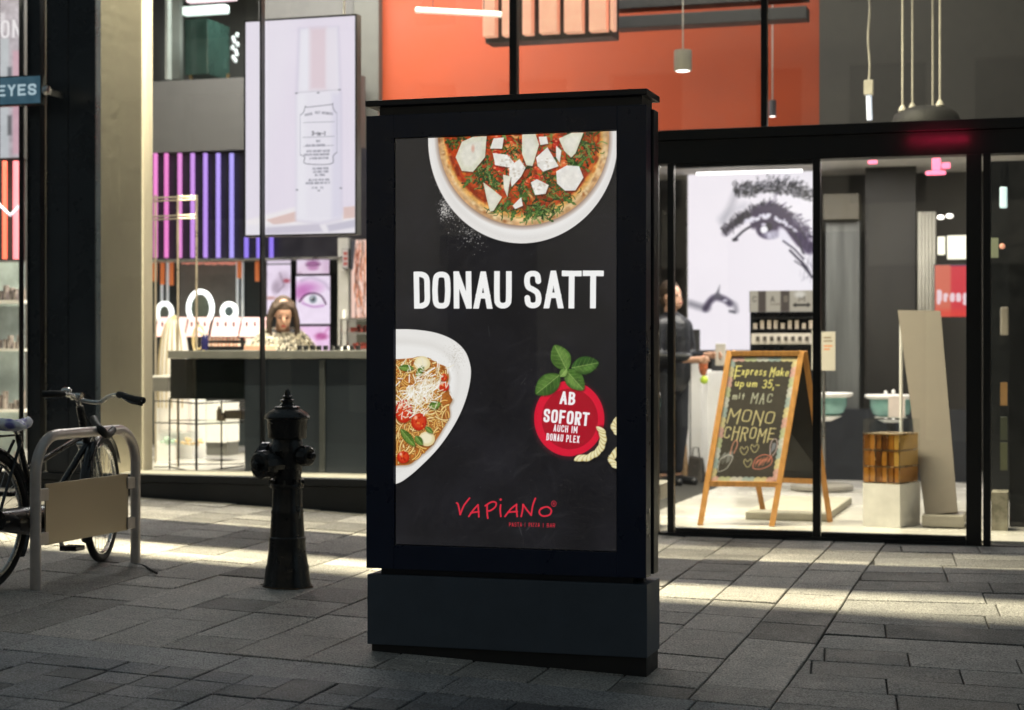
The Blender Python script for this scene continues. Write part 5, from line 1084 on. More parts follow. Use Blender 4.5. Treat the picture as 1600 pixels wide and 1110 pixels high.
hp_ = [(hd_(0, .012, .060), (.071, .084, .052), qt), (hd_(0, .048, .045), (.080, .088, .080), qt), (hd_(0, .06, 0), (.078, .07, .09), qt)]
rh = random.Random(9)
for s_ in (-1, 1):
    for j in range(9):
        k_ = j/8; p = [(s_*.010, -.035+.09*k_, .102-.01*k_), (s_*(.064+.008*k_), -.035+.08*k_, .062), (s_*(.088+.010*k_), -.03+.08*k_, -.01), (s_*(.100+.020*k_), -.05+.08*k_, -.085), (s_*(.088+.040*k_), -.075+.08*k_, -.16-.04*rh.random())]
        p = [hd_(x+rh.uniform(-.005, .005), y+rh.uniform(-.006, .006), z) for x, y, z in p]
        for m_, n_ in zip(range(4), ((.016, .017), (.017, .016), (.016, .013), (.013, .005))): hp_.append((p[m_], p[m_+1], n_[0], n_[1]))
body(hp_, F, 'hair', hair, pw_, .0065, 1)
coat = [((0, .15, hz0-.26), (0, .26, hz0-.66), .17, .17), ((-.15, .14, hz0-.27), (-.235, .03, hz0-.44), .085, .07), ((-.235, .03, hz0-.44), (-.11, -.16, hz0-.45), .065, .05), ((.15, .14, hz0-.27), (.245, .03, hz0-.44), .085, .07), ((.245, .03, hz0-.44), (.09, -.16, hz0-.45), .065, .05), ((-.14, .14, hz0-.23), (.14, .14, hz0-.23), .09, .09), ((0, .27, hz0-.66), (0, .27, FL+.35), .17, .2)]
body(coat, F, 'coat', mat('coat_dark', (.03, .032, .036), .7, var=.2), pw_, .016, 4)
fu = MB(); rf = random.Random(5)
for i in range(4600):                              # fur collar of fine tufts over the shoulders and chest
    a_ = rf.uniform(-math.pi, math.pi); t_ = rf.random(); rad = .09+.15*t_; x = rad*1.25*sin(a_); y = .06-rad*.72*cos(a_); z = hz0-.105-.16*t_-.16*t_*t_*(1 if cos(a_) > 0 else .3)
    if cos(a_) > .2: z -= .04
    p = F(x, y, z); d = q @ Vector((sin(a_)*.5+rf.gauss(0, .35), -cos(a_)*.6+rf.gauss(0, .3), -.6+rf.gauss(0, .3))); d.normalize(); L = rf.uniform(.025, .06); n = d.cross(Vector((rf.random(), rf.random(), rf.random()))).normalized()*.005
    fu.bm.faces.new([fu.bm.verts.new(p+n), fu.bm.verts.new(p-n), fu.bm.verts.new(p+d*L+Vector((0, 0, -.008)))])
obj('fur_collar', fu, mat('fur_pale', (.66, .62, .54), .8, var=.75, scale=45), pw_, fix=False)
# ================================================================ entrance side of the shop
VX = 16.9
def e4(x, y): return (1030+x/3.363, 230+y/3.363)
A = Paint(300, 400, ((1075, 272), (1275, 268), (1275, 547), (1075, 547)), C(246, 240, 247)); n1 = A.noise(50, 3, 1); A.img += n1[..., None]*.008
A.img[..., 0] -= np.clip((A.X-1190)/300, 0, 1)*.03
rr_ = random.Random(8); ink = C(22, 18, 34); pur = C(44, 26, 66)
def band(pts, w_, col, n, ln, al=.5, wd=1.2, dirn=None):
    p = catmull([e4(*z) for z in pts], 10)
    for i in range(n):
        k_ = rr_.randrange(len(p)-1); x, y = p[k_]; dx, dy = p[k_+1][0]-x, p[k_+1][1]-y; l = math.hypot(dx, dy)+1e-6; dx /= l; dy /= l
        o_ = rr_.gauss(0, w_*.32); x += -dy*o_; y += dx*o_; an = math.atan2(dy, dx)+(dirn if dirn is not None else 0)+rr_.gauss(0, .35); L = ln*rr_.uniform(.5, 1.3)
        A.stroke([(x, y), (x+cos(an)*L, y+sin(an)*L)], wd*rr_.uniform(.5, 1.4), col, al*rr_.uniform(.5, 1.2))
def soft(pts, w_, col, al, s_): A.stroke(catmull([e4(*z) for z in pts], 8), w_, col, al, soft=s_)
soft([(405, 250), (380, 310), (350, 370), (345, 400)], 6, C(120, 120, 130), .5, 14); soft([(425, 230), (520, 215)], 12, C(90, 90, 100), .45, 14)
soft([(350, 450), (400, 405), (460, 370), (520, 345), (600, 330)], 7, C(60, 50, 74), .8, 9); soft([(330, 380), (400, 330), (450, 310)], 8, C(170, 170, 180), .5, 14)
band([(400, 240), (450, 225), (520, 215), (600, 205), (680, 205), (740, 225), (805, 275)], 17, C(26, 26, 34), 560, 5, .8, 1.3, -1.1); band([(440, 235), (520, 228), (600, 225), (700, 230), (770, 250)], 10, C(20, 20, 28), 300, 6, .8, 1.5, .3)
for i in range(90): x, y = rr_.uniform(430, 800), 0; y = 215+(x-560)**2*.0006+rr_.gauss(0, 16); A.ell(*e4(x, y), 1.6, 1.2, C(235, 232, 240), .5, soft=1)
band([(345, 455), (400, 410), (450, 370), (510, 340), (580, 325), (640, 345), (690, 390)], 11, ink, 420, 8, .8, 1.3, -1.3)
soft([(520, 345), (570, 335), (630, 360), (690, 410), (735, 470), (790, 535)], 17, pur, .95, 6); soft([(500, 400), (560, 375), (630, 400), (690, 450), (740, 510)], 9, C(50, 34, 66), .9, 5); band([(560, 320), (620, 345), (680, 385), (740, 450), (800, 520)], 20, pur, 300, 8, .85, 1.5, -.9)
soft([(395, 490), (420, 465), (455, 435), (510, 405)], 3.4, ink, .95, 2); A.ell(*e4(403, 486), 4.5, 2.6, ink, .9, soft=2)
soft([(500, 415), (540, 390), (600, 385), (645, 420)], 9, C(50, 36, 66), .9, 5)
A.ell(*e4(578, 426), 20, 17.5, C(50, 36, 68), .97, soft=3); A.ell(*e4(600, 462), 11, 7, C(190, 186, 204), .8, soft=4); A.ell(*e4(575, 420), 7, 7, C(22, 16, 34), .9, soft=2); A.ell(*e4(555, 435), 5.6, 5.6, C(252, 250, 255)); A.ell(*e4(553, 408), 4, 2, C(235, 230, 245), .9)
for i in range(24): a_ = rr_.uniform(.3, 2.6); A.stroke([e4(585+30*cos(a_), 430+25*sin(a_)), e4(585+54*cos(a_), 432+52*sin(a_))], .9, C(220, 216, 232), .6)
A.ell(*e4(660, 470), 7, 16, C(238, 234, 246), .9, soft=3, rot=-.5)
for i in range(70):
    t_ = rr_.random(); x = 455+t_*270; y = 395-130*math.sin(min(1, t_*1.3)*1.4)*.35+max(0, t_-.5)*190+rr_.gauss(0, 6)
    A.ell(*e4(x, y), rr_.uniform(1.2, 3), rr_.uniform(1, 2.4), C(235, 232, 244), .85)
for a_, b_, w_ in (((655, 495), (760, 590), 2.2), ((690, 545), (800, 680), 3), ((715, 600), (790, 670), 1.6), ((740, 430), (770, 480), 2.4), ((700, 350), (760, 470), 1.2), ((720, 360), (800, 480), 1.1), ((690, 430), (760, 560), 3), ((750, 600), (805, 690), 2)):
    A.stroke([e4(*a_), e4((a_[0]+b_[0])/2+4, (a_[1]+b_[1])/2-6), e4(*b_)], w_*1.2, C(48, 42, 62), .95, soft=1.4)
band([(700, 360), (745, 420), (780, 500), (800, 600), (800, 680)], 18, C(120, 116, 132), 120, 12, .4, 1.1)
soft([(165, 822), (215, 838), (255, 845)], 9, C(110, 108, 120), .8, 9); soft([(245, 850), (270, 810), (300, 790), (345, 800), (375, 822)], 9, C(48, 38, 66), .95, 6)
A.poly([e4(*z) for z in ((280, 800), (305, 760), (322, 725), (318, 765), (345, 795))], C(90, 88, 100), .9, soft=3); soft([(375, 815), (400, 830), (408, 860)], 6, C(100, 98, 110), .7, 8); soft([(375, 862), (400, 868)], 3.4, C(50, 50, 62), .9, 3)
A.ell(*e4(350, 806), 4, 2, C(230, 228, 238), .8)
t = thing('eye_screen', 'huge bright screen with a black and white drawn eye and nose inside the entrance', 'screen', at(1175, 547, VX))
a, b = at(1075, 270, VX), at(1275, 270, VX); z1, z0 = at(1175, 270, VX).z, at(1175, 547, VX).z
A.mesh('screen_image', (a.x, VX-.006, z1), (b.x, VX-.006, z1), (b.x, VX-.006, z0), (a.x, VX-.006, z0), screenmat('eye_glow', 1.0), t)
obj('screen_case', MB().box((a.x-.015, VX, z0-.01), (b.x+.015, VX+.1, z1+.015)), M['chrome'], t)
# white counter below the screen
t = thing('white_counter', 'white angular counter under the huge eye screen', 'counter', at(1130, 745, 15.9))
bx('block', 1056, 590, 1078, 745, 15.6, .3, wb_, t, .01); bx('block', 1079, 560, 1096, 742, 15.9, .3, wb_, t, .01); bx('block', 1097, 578, 1150, 742, 16.2, .3, wb_, t, .02)
bx('panel', 1112, 549, 1132, 580, 16.0, .05, M['dark'], t)
bx('monitor', 1062, 515, 1094, 548, 15.7, .06, M['dark'], None, .004, 'dark monitor back beside the person in the doorway', 'monitor')
# product stand
t = thing('product_stand', 'black stand with rows of small boxes under a beige header', 'display stand', at(1222, 600, 15.4))
P = Paint(120, 40, ((1172, 455), (1272, 455), (1272, 487), (1172, 487)), C(186, 178, 160))
for x0, x1 in ((1185, 1197), (1220, 1234)): P.poly([(x0, 455), (x1, 455), (x1, 487), (x0, 487)], C(58, 48, 44), .85, soft=2)
P.text('C', 1176, 463, 9, 6, 0, C(90, 84, 74), 1.4); P.text('A', 1204, 463, 9, 7, 0, C(90, 84, 74), 1.4); P.text('S', 1225, 463, 9, 6, 0, C(160, 150, 130), 1.4); P.text('M', 1248, 463, 9, 8, 0, C(90, 84, 74), 1.4); P.text('CHARM', 1204, 474, 3, 3, .6, C(120, 110, 96), .7)
P.stroke([(1241, 477), (1264, 477)], 3.4, C(30, 28, 26)); P.poly([(1239, 477), (1244, 473), (1244, 481)], C(30, 28, 26)); P.poly([(1267, 477), (1262, 473), (1262, 481)], C(30, 28, 26)); P.ell(1250, 461, 8, 5, C(240, 236, 226), .8, soft=4)
a, b = at(1172, 455, 15.4), at(1272, 487, 15.4); P.mesh('header_sign', (a.x, 15.396, a.z), (b.x, 15.396, a.z), (b.x, 15.396, b.z), (a.x, 15.396, b.z), screenmat('header_glow', .8), t)  # brightness of the header art is put in as emission
bx('header_box', 1171, 455, 1273, 487.5, 15.4, .1, M['dark'], t); bx('back_panel', 1172, 488, 1273, 600, 15.45, .1, mat('stand_black', (.012, .014, .018), .3), t)
for y in (496, 514.5, 539): bx('shelf', 1173, y, 1272, y+1.6, 15.3, .15, M['black'], t)
for i, x in enumerate((1177, 1188, 1199, 1209, 1220, 1231, 1242, 1253, 1264)):
    for j in range(3 if i in (1, 2, 3, 5, 6, 8) else 2):
        bx('product', x, 510-j*4.6, x+7, 514-j*4.6, 15.32, .05, mat('pack', (.62, .54, .46), .5), t)
bx('white_tray', 1174, 521, 1268, 538, 15.28, .1, mat('tray_pale', (.7, .66, .6), .5), t)
for i in range(8): bx('tester', 1181+i*11, 526, 1187+i*11, 533, 15.26, .02, mat('tester', (.10, .09, .08), .3), t)
# sign holder
t = thing('sign_holder', 'white card sign with orange print on a slim post right of the door frame', 'sign', (U(1293, 13.6), 13.6, FR))
P = Paint(50, 90, ((1284, 519), (1305, 519), (1305, 579), (1284, 579)), C(206, 200, 190))
for y, w_, c_ in ((528, 10, C(120, 100, 80)), (533, 12, C(120, 100, 80)), (541, 12, C(230, 130, 60)), (546, 8, C(230, 130, 60))): P.stroke([(1288, y), (1288+w_, y)], 2, c_, .9)
a, b = at(1284, 519, 13.6), at(1305, 579, 13.6); P.mesh('card_face', (a.x, 13.596, a.z), (b.x, 13.596, a.z), (b.x, 13.596, b.z), (a.x, 13.596, b.z), screenmat('card', 0, rough=.6), t)
bx('card', 1283.6, 518.6, 1305.4, 579.4, 13.6, .01, M['white'], t); p = at(1287, 579, 13.62); obj('post', MB().tube([(p.x, p.y, FR+.02), (p.x, p.y, p.z)], .012, 8).lathe([(.12, 0), (.12, .012), (.02, .02)], (p.x, p.y, FR+.001), n=24), M['chrome'], t)
bx('card', 1268, 516, 1283.4, 578, 13.9, .01, mat('cardb', (.6, .58, .54), .5), None, 0, 'plain white card standing behind the door mullion', 'card')
# tables with bowls
def bowl(cx, y0, y1, rp, V, lab, base=True, grp='tables with round teal bowls'):
    c = at(cx, y0, V); k_ = V/FPX*1.04; t = thing('bowl_table', lab, 'table', (c.x, V, FR), grp)
    obj('table_top', MB().lathe([(rp*k_*.9, -.03), (rp*k_, -.015), (rp*k_, 0), (rp*k_*.97, .006)], c+Vector((0, 0, 0)), n=40), M['white'], t, smooth=30)
    dz = (y1-y0)*k_
    obj('bowl', MB().lathe([(rp*k_*.45, -dz), (rp*k_*.7, -dz*.85), (rp*k_*.80, -dz*.5), (rp*k_*.80, -.032)], c, n=40), mat('teal_glass', (.22, .42, .40), .15, var=.2), t, smooth=50)
    obj('bowl_foot', MB().lathe([(rp*k_*.3, -dz*1.25), (rp*k_*.65, -dz*1.02), (rp*k_*.6, -dz*.98)], c, n=32), M['white'], t, smooth=40)
    obj('column', MB().lathe([(.035, FR+.06-c.z), (.035, -dz*1.2)], c, n=16), M['dark'], t)
    obj('base', MB().lathe([(rp*k_*1.0, FR+.012-c.z), (rp*k_*1.02, FR+.045-c.z), (rp*k_*.9, FR+.06-c.z), (.04, FR+.07-c.z)], c, n=40), mat('base_grey', (.35, .33, .30), .35), t, smooth=30)
    obj('castor', MB().lathe([(rp*k_*.85, FR+.001-c.z), (rp*k_*.85, FR+.011-c.z)], c, n=24), M['black'], t)
bowl(1284, 615, 648, 46, 15.0, 'round white table with a teal bowl right behind the chalkboard'); bowl(1392, 618, 650, 38, 15.6, 'round white table with a teal bowl behind the gold box')
bx('flyer', 1388, 620, 1414, 652, 15.1, .008, mat('flyer', (.66, .58, .55), .5), None, 0, 'pinkish flyer leaning against the teal bowl behind the gold box', 'flyer')
tag(obj('tester_row', MB().ell(at(1384, 614, 15.5), (.015, .015, .02), None, 8).ell(at(1396, 613, 15.5), (.015, .015, .025), None, 8).box(at(1382, 619, 15.49), at(1398, 617, 15.52)), M['white'], None), 'tray with two tiny white pots on the right round table', 'tray')
# floor pads
a, b = flo(1180, 804, FR+.03), flo(1345, 778, FR+.03); tag(obj('floor_mat', MB().box((flo(1176, 806, FR).x, 12.2, FR+.001), (flo(1345, 778, FR).x, 13.7, FR+.055), .01), mat('mat_beige', (.40, .38, .31), .8, bump=.4, bscale=120)), 'low beige platform on the white floor behind the chalkboard', 'platform')
# dark panels behind the right leaf
bx('dark_partition', 1285, 640, 1520, 765, 16.3, .1, mat('part_dark', (.015, .018, .024), .5), None, 0, 'low dark partition behind the round tables', 'partition')
bx('cabinet', 1290, 345, 1350, 640, 16.6, .4, mat('cab_grey', (.10, .105, .10), .4, var=.3, scale=2, stretch=(6, 1, .4)), None, .01, 'tall grey cabinet with a brown top panel right of the door mullion', 'cabinet')
bx('reflection_panel', 1286, 303, 1347, 343, 16.5, .3, mat('khaki', (.06, .053, .036), .6), None, .005, 'brown khaki panel in place of a reflected band above the tall grey cabinet', 'panel')  # panel put where the glass mirrors a brown band
bx('partition', 1352, 260, 1432, 640, 16.7, .1, mat('olive_dark', (.016, .015, .012), .6, var=.4, scale=2, stretch=(3, 1, .6)), None, 0, 'dark olive partition in the middle of the right door leaf', 'partition')
cu = MB(); A0, B0 = at(1434, 490, 16.5), at(1462, 331, 16.5)
n_ = 26; ra, rb = [], []
for i in range(n_):
    x = A0.x+(B0.x-A0.x)*i/(n_-1); y = 16.5+.02*sin(i*1.3); ra.append(cu.bm.verts.new((x, y, A0.z-.5))); rb.append(cu.bm.verts.new((x, y, B0.z)))
for i in range(n_-1): cu.bm.faces.new((ra[i], ra[i+1], rb[i+1], rb[i]))
o = obj('curtain', cu, mat('curtain_white', (.36, .35, .30), .7), None, smooth=180); so = o.modifiers.new('t', 'SOLIDIFY'); so.thickness = .006; tag(o, 'narrow white curtain left of the orange and red poster', 'curtain')
t = thing('glowing_poster', 'glowing orange and red poster with white letters behind the right door leaf', 'poster', at(1485, 495, 15.9))
P = Paint(100, 130, ((1461, 415), (1520, 415), (1520, 495), (1461, 495)), C(226, 112, 88)); P.poly([(1486, 405), (1525, 405), (1525, 500), (1486, 500)], C(222, 34, 58), .9, soft=4); P.poly([(1455, 484), (1525, 484), (1525, 500), (1455, 500)], C(238, 60, 44), .7, soft=10)
P.text('Drang', 1464, 453, 19, 8, 2, C(255, 225, 232), 5.6, flat=False, soft=1.6); P.poly([(1486, 405), (1520, 405), (1520, 416), (1486, 416)], C(50, 30, 110), .9, soft=3)
a, b = at(1461, 415, 15.9), at(1520, 495, 15.9); P.mesh('poster_face', (a.x, 15.895, a.z), (b.x, 15.895, a.z), (b.x, 15.895, b.z), (a.x, 15.895, b.z), screenmat('poster_glow', .85), t); obj('poster_case', MB().box((a.x-.01, 15.9, b.z-.01), (b.x+.01, 15.95, a.z+.01)), M['dark'], t)
for x0, x1, y0, y1, lab in ((1465, 1477, 370, 398, 'smaller pale lit box above the orange poster'), (1480, 1520, 368, 405, 'larger pale lit box above the red poster')):
    bx('light_box', x0, y0, x1, y1, 16.2, .08, mat('lbox', (.7, .7, .6), emit=(.85, .9, .7), es=.35), None, 0, lab, 'light box')
for x, y, lab in ((1470, 340, 'left one of two small ceiling spots over the lit boxes'), (1484, 338, 'right one of two small ceiling spots over the lit boxes')):
    tag(obj('spotlight', MB().ell(at(x, y, 16.1), (.035, .03, .022), None, 10), mat('spot', (.8, .8, .8), emit=(1, .95, .85), es=1.5), None, smooth=180), lab, 'spotlight')
pn = mat('pink_neon', (.8, .2, .3), emit=(1, .18, .32), es=1.9)
t = thing('pink_neon', 'pink glowing neon piece at the top right of the right door leaf', 'neon light', at(1465, 274, 14.2))
for x0, y0, x1, y1 in ((1446, 267, 1478, 273), (1456, 247, 1470, 266), (1471, 254, 1485, 263)): bx('neon_tube', x0, y0, x1, y1, 14.2, .05, pn, t, .01)
bx('neon_light', 1356, 250.5, 1371, 256, 14.2, .04, pn, None, .008, 'tiny pink neon bar near the top of the right door leaf', 'neon light')
# unseen red light added in place of a neon reflection on the transom
lamp('neon_lamp', (U(1460, VF)+.02, VF-.16, 2.56), .35, .02, .35, (1, .02, .10), (R(90), 0, 0))
# leaning board, gold box, white cube
t = thing('leaning_board', 'long beige board leaning back behind the right door leaf', 'board', flo(1475, 806, FR))
p0, p1 = at(1446, 807, 12.05), at(1497, 803, 12.05); p2, p3 = at(1470, 489, 12.75), at(1403, 488, 12.75); nn_ = 14
bmb = MB(); L0_, R0_ = [], []
for i in range(nn_):
    t_ = i/(nn_-1); bow = .008*sin(t_*math.pi); l = p0.lerp(p3, t_)+Vector((0, bow, 0)); r_ = p1.lerp(p2, t_)+Vector((0, bow, 0)); L0_.append(l); R0_.append(r_)
vL = [bmb.bm.verts.new(p) for p in L0_]; vR = [bmb.bm.verts.new(p) for p in R0_]
for i in range(nn_-1): bmb.bm.faces.new((vL[i], vR[i], vR[i+1], vL[i+1]))
o = obj('board', bmb, mat('beige_board', (.16, .135, .11), .6, var=.12, scale=2), t); so = o.modifiers.new('t', 'SOLIDIFY'); so.thickness = .03
bx('foot', 1440, 806, 1510, 824, 11.95, .4, mat('foot_pale', (.38, .35, .3), .5), t, .01)
p = at(1408, 580, 12.9); obj('pole', MB().tube([(p.x, 12.9, FR), (p.x, 12.9, at(1404, 500, 12.9).z)], .012, 8), M['white'], t)
V_ = 11.75; t = thing('white_cube', 'white display cube carrying the gold box', 'display cube', flo(1390, 822, FR))
a, b = flo(1348, 822, FR), flo(1410, 826, FR); zt_ = at(1375, 755, a.y).z
obj('cube', MB().box((a.x, a.y, FR), (b.x, a.y+.32, zt_), .004), mat('cube_white', (.72, .70, .66), .5), t)
CU0 = t
t = thing('gold_box', 'amber glass box with gold dividers inside a clear cover on the white cube', 'display box', (a.x, a.y, zt_))
ambs = [mat('amber', c_, .16, .35, var=.12, scale=10, rvar=.05, coat=.5) for c_ in ((.22, .07, .01), (.55, .2, .025), (.8, .32, .04), (1, .55, .12))]; gz_ = at(1375, 674, a.y).z; g0 = Vector((a.x+.003, a.y+.004, zt_+.003)); gw = b.x-a.x-.01
for i in range(6):
    for j in range(3):
        hh = (gz_-zt_-.02)/3; x0 = g0.x+gw/6*i; z0 = g0.z+hh*j; obj('amber_cell', MB().box((x0+.004, g0.y+rs.uniform(0, .012), z0+.006), (x0+gw/6-.003, g0.y+.30, z0+hh-.006), .002), rs.choice(ambs[:1]+ambs[1:3]*3+ambs[3:]), t)
gd_ = MB()
for j in range(4): z0 = g0.z+(gz_-zt_-.02)/3*j; gd_.box((g0.x-.002, g0.y-.004, z0-.004), (g0.x+gw, g0.y+.305, z0+.003))
for i in range(0, 7, 2): gd_.box((g0.x+gw/6*i-.002, g0.y-.003, g0.z), (g0.x+gw/6*i+.002, g0.y+.004, gz_-.02))
obj('divider', gd_, mat('gold', (.8, .55, .28), .25, 1), t)
cc_ = MB(); cz_ = at(1375, 656, a.y).z; cc_.box((a.x, a.y+.001, zt_+.001), (a.x+.003, a.y+.315, cz_)); cc_.box((b.x-.004, a.y+.001, zt_+.001), (b.x-.001, a.y+.315, cz_)); cc_.box((a.x, a.y+.0, zt_+.001), (b.x-.001, a.y+.0008, cz_)); cc_.box((a.x, a.y, cz_), (b.x-.001, a.y+.315, cz_+.003)); obj('cover', cc_, M['cglass'], t)
rz_ = Matrix.Rotation(R(-20), 3, 'Z'); pv = Vector((a.x, a.y, 0))
for th_ in (CU0, t):
    q_ = th_.location-pv; nq = rz_ @ Vector((q_.x, q_.y, 0)); th_.location = (pv.x+nq.x, pv.y+nq.y, th_.location.z); th_.rotation_euler = (0, 0, R(-20))
# right-most pane contents
bx('hanging_lamp', 1562, 292, 1574, 325, 13.0, .05, mat('rlamp', (.6, .75, .8), emit=(.6, .85, .9), es=.6), None, .01, 'pale vertical lamp in the narrow right-most pane', 'lamp')
bx('hanging_card', 1548, 372, 1560, 403, 12.6, .01, mat('rcard', (.25, .28, .2), .5), None, 0, 'pale card hanging at the left edge of the right-most pane', 'card')
tag(obj('orange_light', MB().ell(at(1566, 385, 13.2), (.02, .02, .02), None, 8), mat('olight', (.6, .3, .2), emit=(1, .4, .25), es=.6), None, smooth=180), 'tiny orange light in the right-most pane', 'light')
bx('back_screen', 1543, 250, 1720, 800, 14.4, .1, mat('night_blue', (.005, .007, .009), .4), None, 0, 'dark blue black partition behind the right-most pane', 'partition')
bx('dark_partition', 1577, 250, 1720, 830, 12.2, .05, M['frame'], None, 0, 'dark upright panel filling the right edge behind the right-most pane', 'panel')
t = thing('shelf_stand', 'narrow pale shelf stand low in the right-most pane', 'shelf', flo(1562, 828, FR))
for y0, y1, c_ in ((598, 634, (.30, .17, .07)), (652, 688, (.06, .07, .05)), (692, 735, (.12, .13, .08))): bx('panel', 1563, y0, 1574, y1, 12.6, .05, mat('sp', c_, .6), t)
bx('marble_block', 1549, 770, 1576, 830, 11.9, .25, mat('marble', (.28, .26, .2), .3, var=.5, scale=9), t)
# small distant passer in pale top (right-most pane)
def walker(cx, ytop, V, h_, lab, top, trous, rz=0, name='person', arm=0, floor=FR):
    p = at(cx, 555, V); F, q = frame_((p.x, V, floor), rz, h_/1.75)
    t = thing(name, lab, 'person', (p.x, V, floor))
    pr = [((0, 0, 1.66), (.078*h_/1.75, .095*h_/1.75, .115*h_/1.75), q), ((0, -.06, 1.60), (.05, .05, .06), q), ((0, -.10, 1.64), (.012, .018, .022), q), ((-.078, .0, 1.64), (.01, .016, .028), q), ((.078, .0, 1.64), (.01, .016, .028), q), ((0, .01, 1.56), (0, .01, 1.44), .055, .06), ((-.13, 0, 1.40), (.13, 0, 1.40), .07, .07), ((0, 0, 1.36), (0, 0, 1.05), .14, .12), ((-.07, 0, .98), (.07, 0, .98), .11, .11)]
    for s_ in (-1, 1):
        pr += [((s_*.09, 0, .94), (s_*.10, -.02, .5), .085, .058), ((s_*.10, -.02, .5), (s_*.10, .02, .10), .055, .04), ((s_*.10, .03, .04), (s_*.10, -.15, .03), .04, .032)]
        if arm: ha = (s_*.10, -.34, 1.12+.02*s_); pr += [((s_*.18, 0, 1.40), (s_*.23, -.03, 1.12), .052, .042), ((s_*.23, -.03, 1.12), ha, .04, .028)]
        else: ha = (s_*.26, -.06, .84); pr += [((s_*.18, 0, 1.40), (s_*.23, .02, 1.12), .052, .042), ((s_*.23, .02, 1.12), ha, .04, .028)]
        d = Vector((0, -1, 0)) if arm else Vector((0, -.2, -1)); d.normalize(); w_ = Vector((0, 0, 1)) if arm else Vector((0, 1, 0)); hv = Vector(ha)
        pr.append((tuple(hv), tuple(hv+d*.07), .03, .032))
        for j in range(4): b0 = hv+d*.08+w_*.018*(j-1.5); L = (.06, .072, .068, .055)[j]; m_ = b0+d*L*.6; e_ = m_+d*L*.4+Vector((-s_*.018, 0, 0)); pr += [(tuple(b0), tuple(m_), .0095, .009), (tuple(m_), tuple(e_), .009, .008)]
        b0 = hv+d*.03; pr.append((tuple(b0), tuple(b0+d*.05+Vector((-s_*.035, 0, .0))+w_*.02), .013, .010))
    body(pr, F, 'body', skin, t, .0105, 3)
    jk = [((-.13, 0, 1.39), (.13, 0, 1.39), .095, .095), ((0, 0, 1.36), (0, 0, .95), .165, .165), ((0, .01, 1.47), (0, .01, 1.42), .075, .09)]
    for s_ in (-1, 1):
        jk += [((s_*.18, 0, 1.39), (s_*.235, -.02 if arm else .02, 1.12), .075, .06)]; jk += [((s_*.235, -.02, 1.12), (s_*.12, -.28, 1.12), .058, .045)] if arm else [((s_*.235, .02, 1.12), (s_*.258, -.05, .9), .058, .045)]
    body(jk, F, 'jacket', top, t, .014, 4)
    tr_ = [((-.07, 0, .96), (.07, 0, .96), .125, .125)]
    for s_ in (-1, 1): tr_ += [((s_*.09, 0, .92), (s_*.10, -.02, .5), .10, .072), ((s_*.10, -.02, .5), (s_*.10, .02, .14), .07, .055)]
    body(tr_, F, 'trousers', trous, t, .014, 4)
    sh = []
    for s_ in (-1, 1): sh += [((s_*.10, .04, .05), (s_*.10, -.17, .038), .05, .038)]
    body(sh, F, 'shoes', M['black'], t, .012, 3)
    body([((0, .025, 1.70), (.088, .10, .10), q), ((0, .05, 1.63), (.082, .07, .09), q)], F, 'hair', hair, t, .012, 3)
    fe = MB()
    for s_ in (-1, 1): fe.ell(F(s_*.03, -.092, 1.665), (.012, .006, .006), q, 8)
    obj('eyes', fe, M['dark'], t, smooth=180); obj('lips', MB().ell(F(0, -.108, 1.595), (.02, .007, .007), q, 8), mat('lip', (.4, .12, .1), .5), t, smooth=180)
    return F
F = walker(1049, 456, 15.2, 1.74, 'person in a dark padded jacket standing in the doorway holding a phone and keys', mat('jacket_navy', (.010, .012, .017), .45, var=.4, scale=20, bump=.6, bscale=18), mat('trousers_dark', (.015, .018, .028), .8), R(62), arm=1)
p = F(.10, -.46, 1.14); tag(obj('phone', MB().box(p-Vector((.04, .006, .09)), p+Vector((.05, .006, .10)), .006), mat('phone_pale', (.6, .58, .56), .3)), 'pale phone held by the person in the doorway', 'phone')
p = F(-.08, -.42, 1.05); kk = MB(); tag(obj('pouch', kk.ell(p+Vector((0, 0, .0)), (.04, .03, .09), None, 10), mat('pouch', (.5, .14, .06), .5, var=.9, scale=30), None, smooth=180), 'small colourful pouch hanging from the hand of the person in the doorway', 'pouch')
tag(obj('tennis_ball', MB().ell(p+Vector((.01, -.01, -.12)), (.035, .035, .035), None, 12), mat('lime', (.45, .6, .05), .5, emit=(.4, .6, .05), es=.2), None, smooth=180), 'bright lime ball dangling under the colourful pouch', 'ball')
bx('reflection_block', 1563, 480, 1576, 524, 13.6, .03, mat('top_pale', (.3, .27, .23), .7), None, .012, 'small pale block standing in for a mirrored figure in the right-most pane below the orange light', 'cloth')  # pale block takes the place of a reflected passer
for (x0, x1, y0, V_, c_, lab) in ((1058, 1070, 684, 15.4, (.42, .28, .15), 'tan paper bag with handle standing on the floor in the doorway'), (1072, 1098, 706, 15.5, (.05, .045, .04), 'dark patterned soft bag on the floor beside the tan bag')):
    p0, p1 = at(x0, 752, V_), at(x1, y0, V_); t = thing('bag', lab, 'bag', p0); w0 = p1.x-p0.x; m_ = mat('bagm', c_, .7, var=.6, scale=14)
    obj('bag_body', MB().hexa([(p0.x, V_, FR+.002), (p1.x, V_, FR+.002), (p1.x, V_+.2, FR+.002), (p0.x, V_+.2, FR+.002), (p0.x+w0*.1, V_+.05, p1.z-.04), (p1.x-w0*.15, V_+.05, p1.z-.06), (p1.x-w0*.15, V_+.15, p1.z-.06), (p0.x+w0*.1, V_+.15, p1.z-.04)], .012), m_, t)
    hh_ = [(p0.x+w0*.25, V_+.1, p1.z-.05), (p0.x+w0*.3, V_+.1, p1.z+.03), (p0.x+w0*.6, V_+.1, p1.z+.03), (p0.x+w0*.68, V_+.1, p1.z-.06)]; obj('handle', MB().tube(hh_, .006, 6), m_, t)
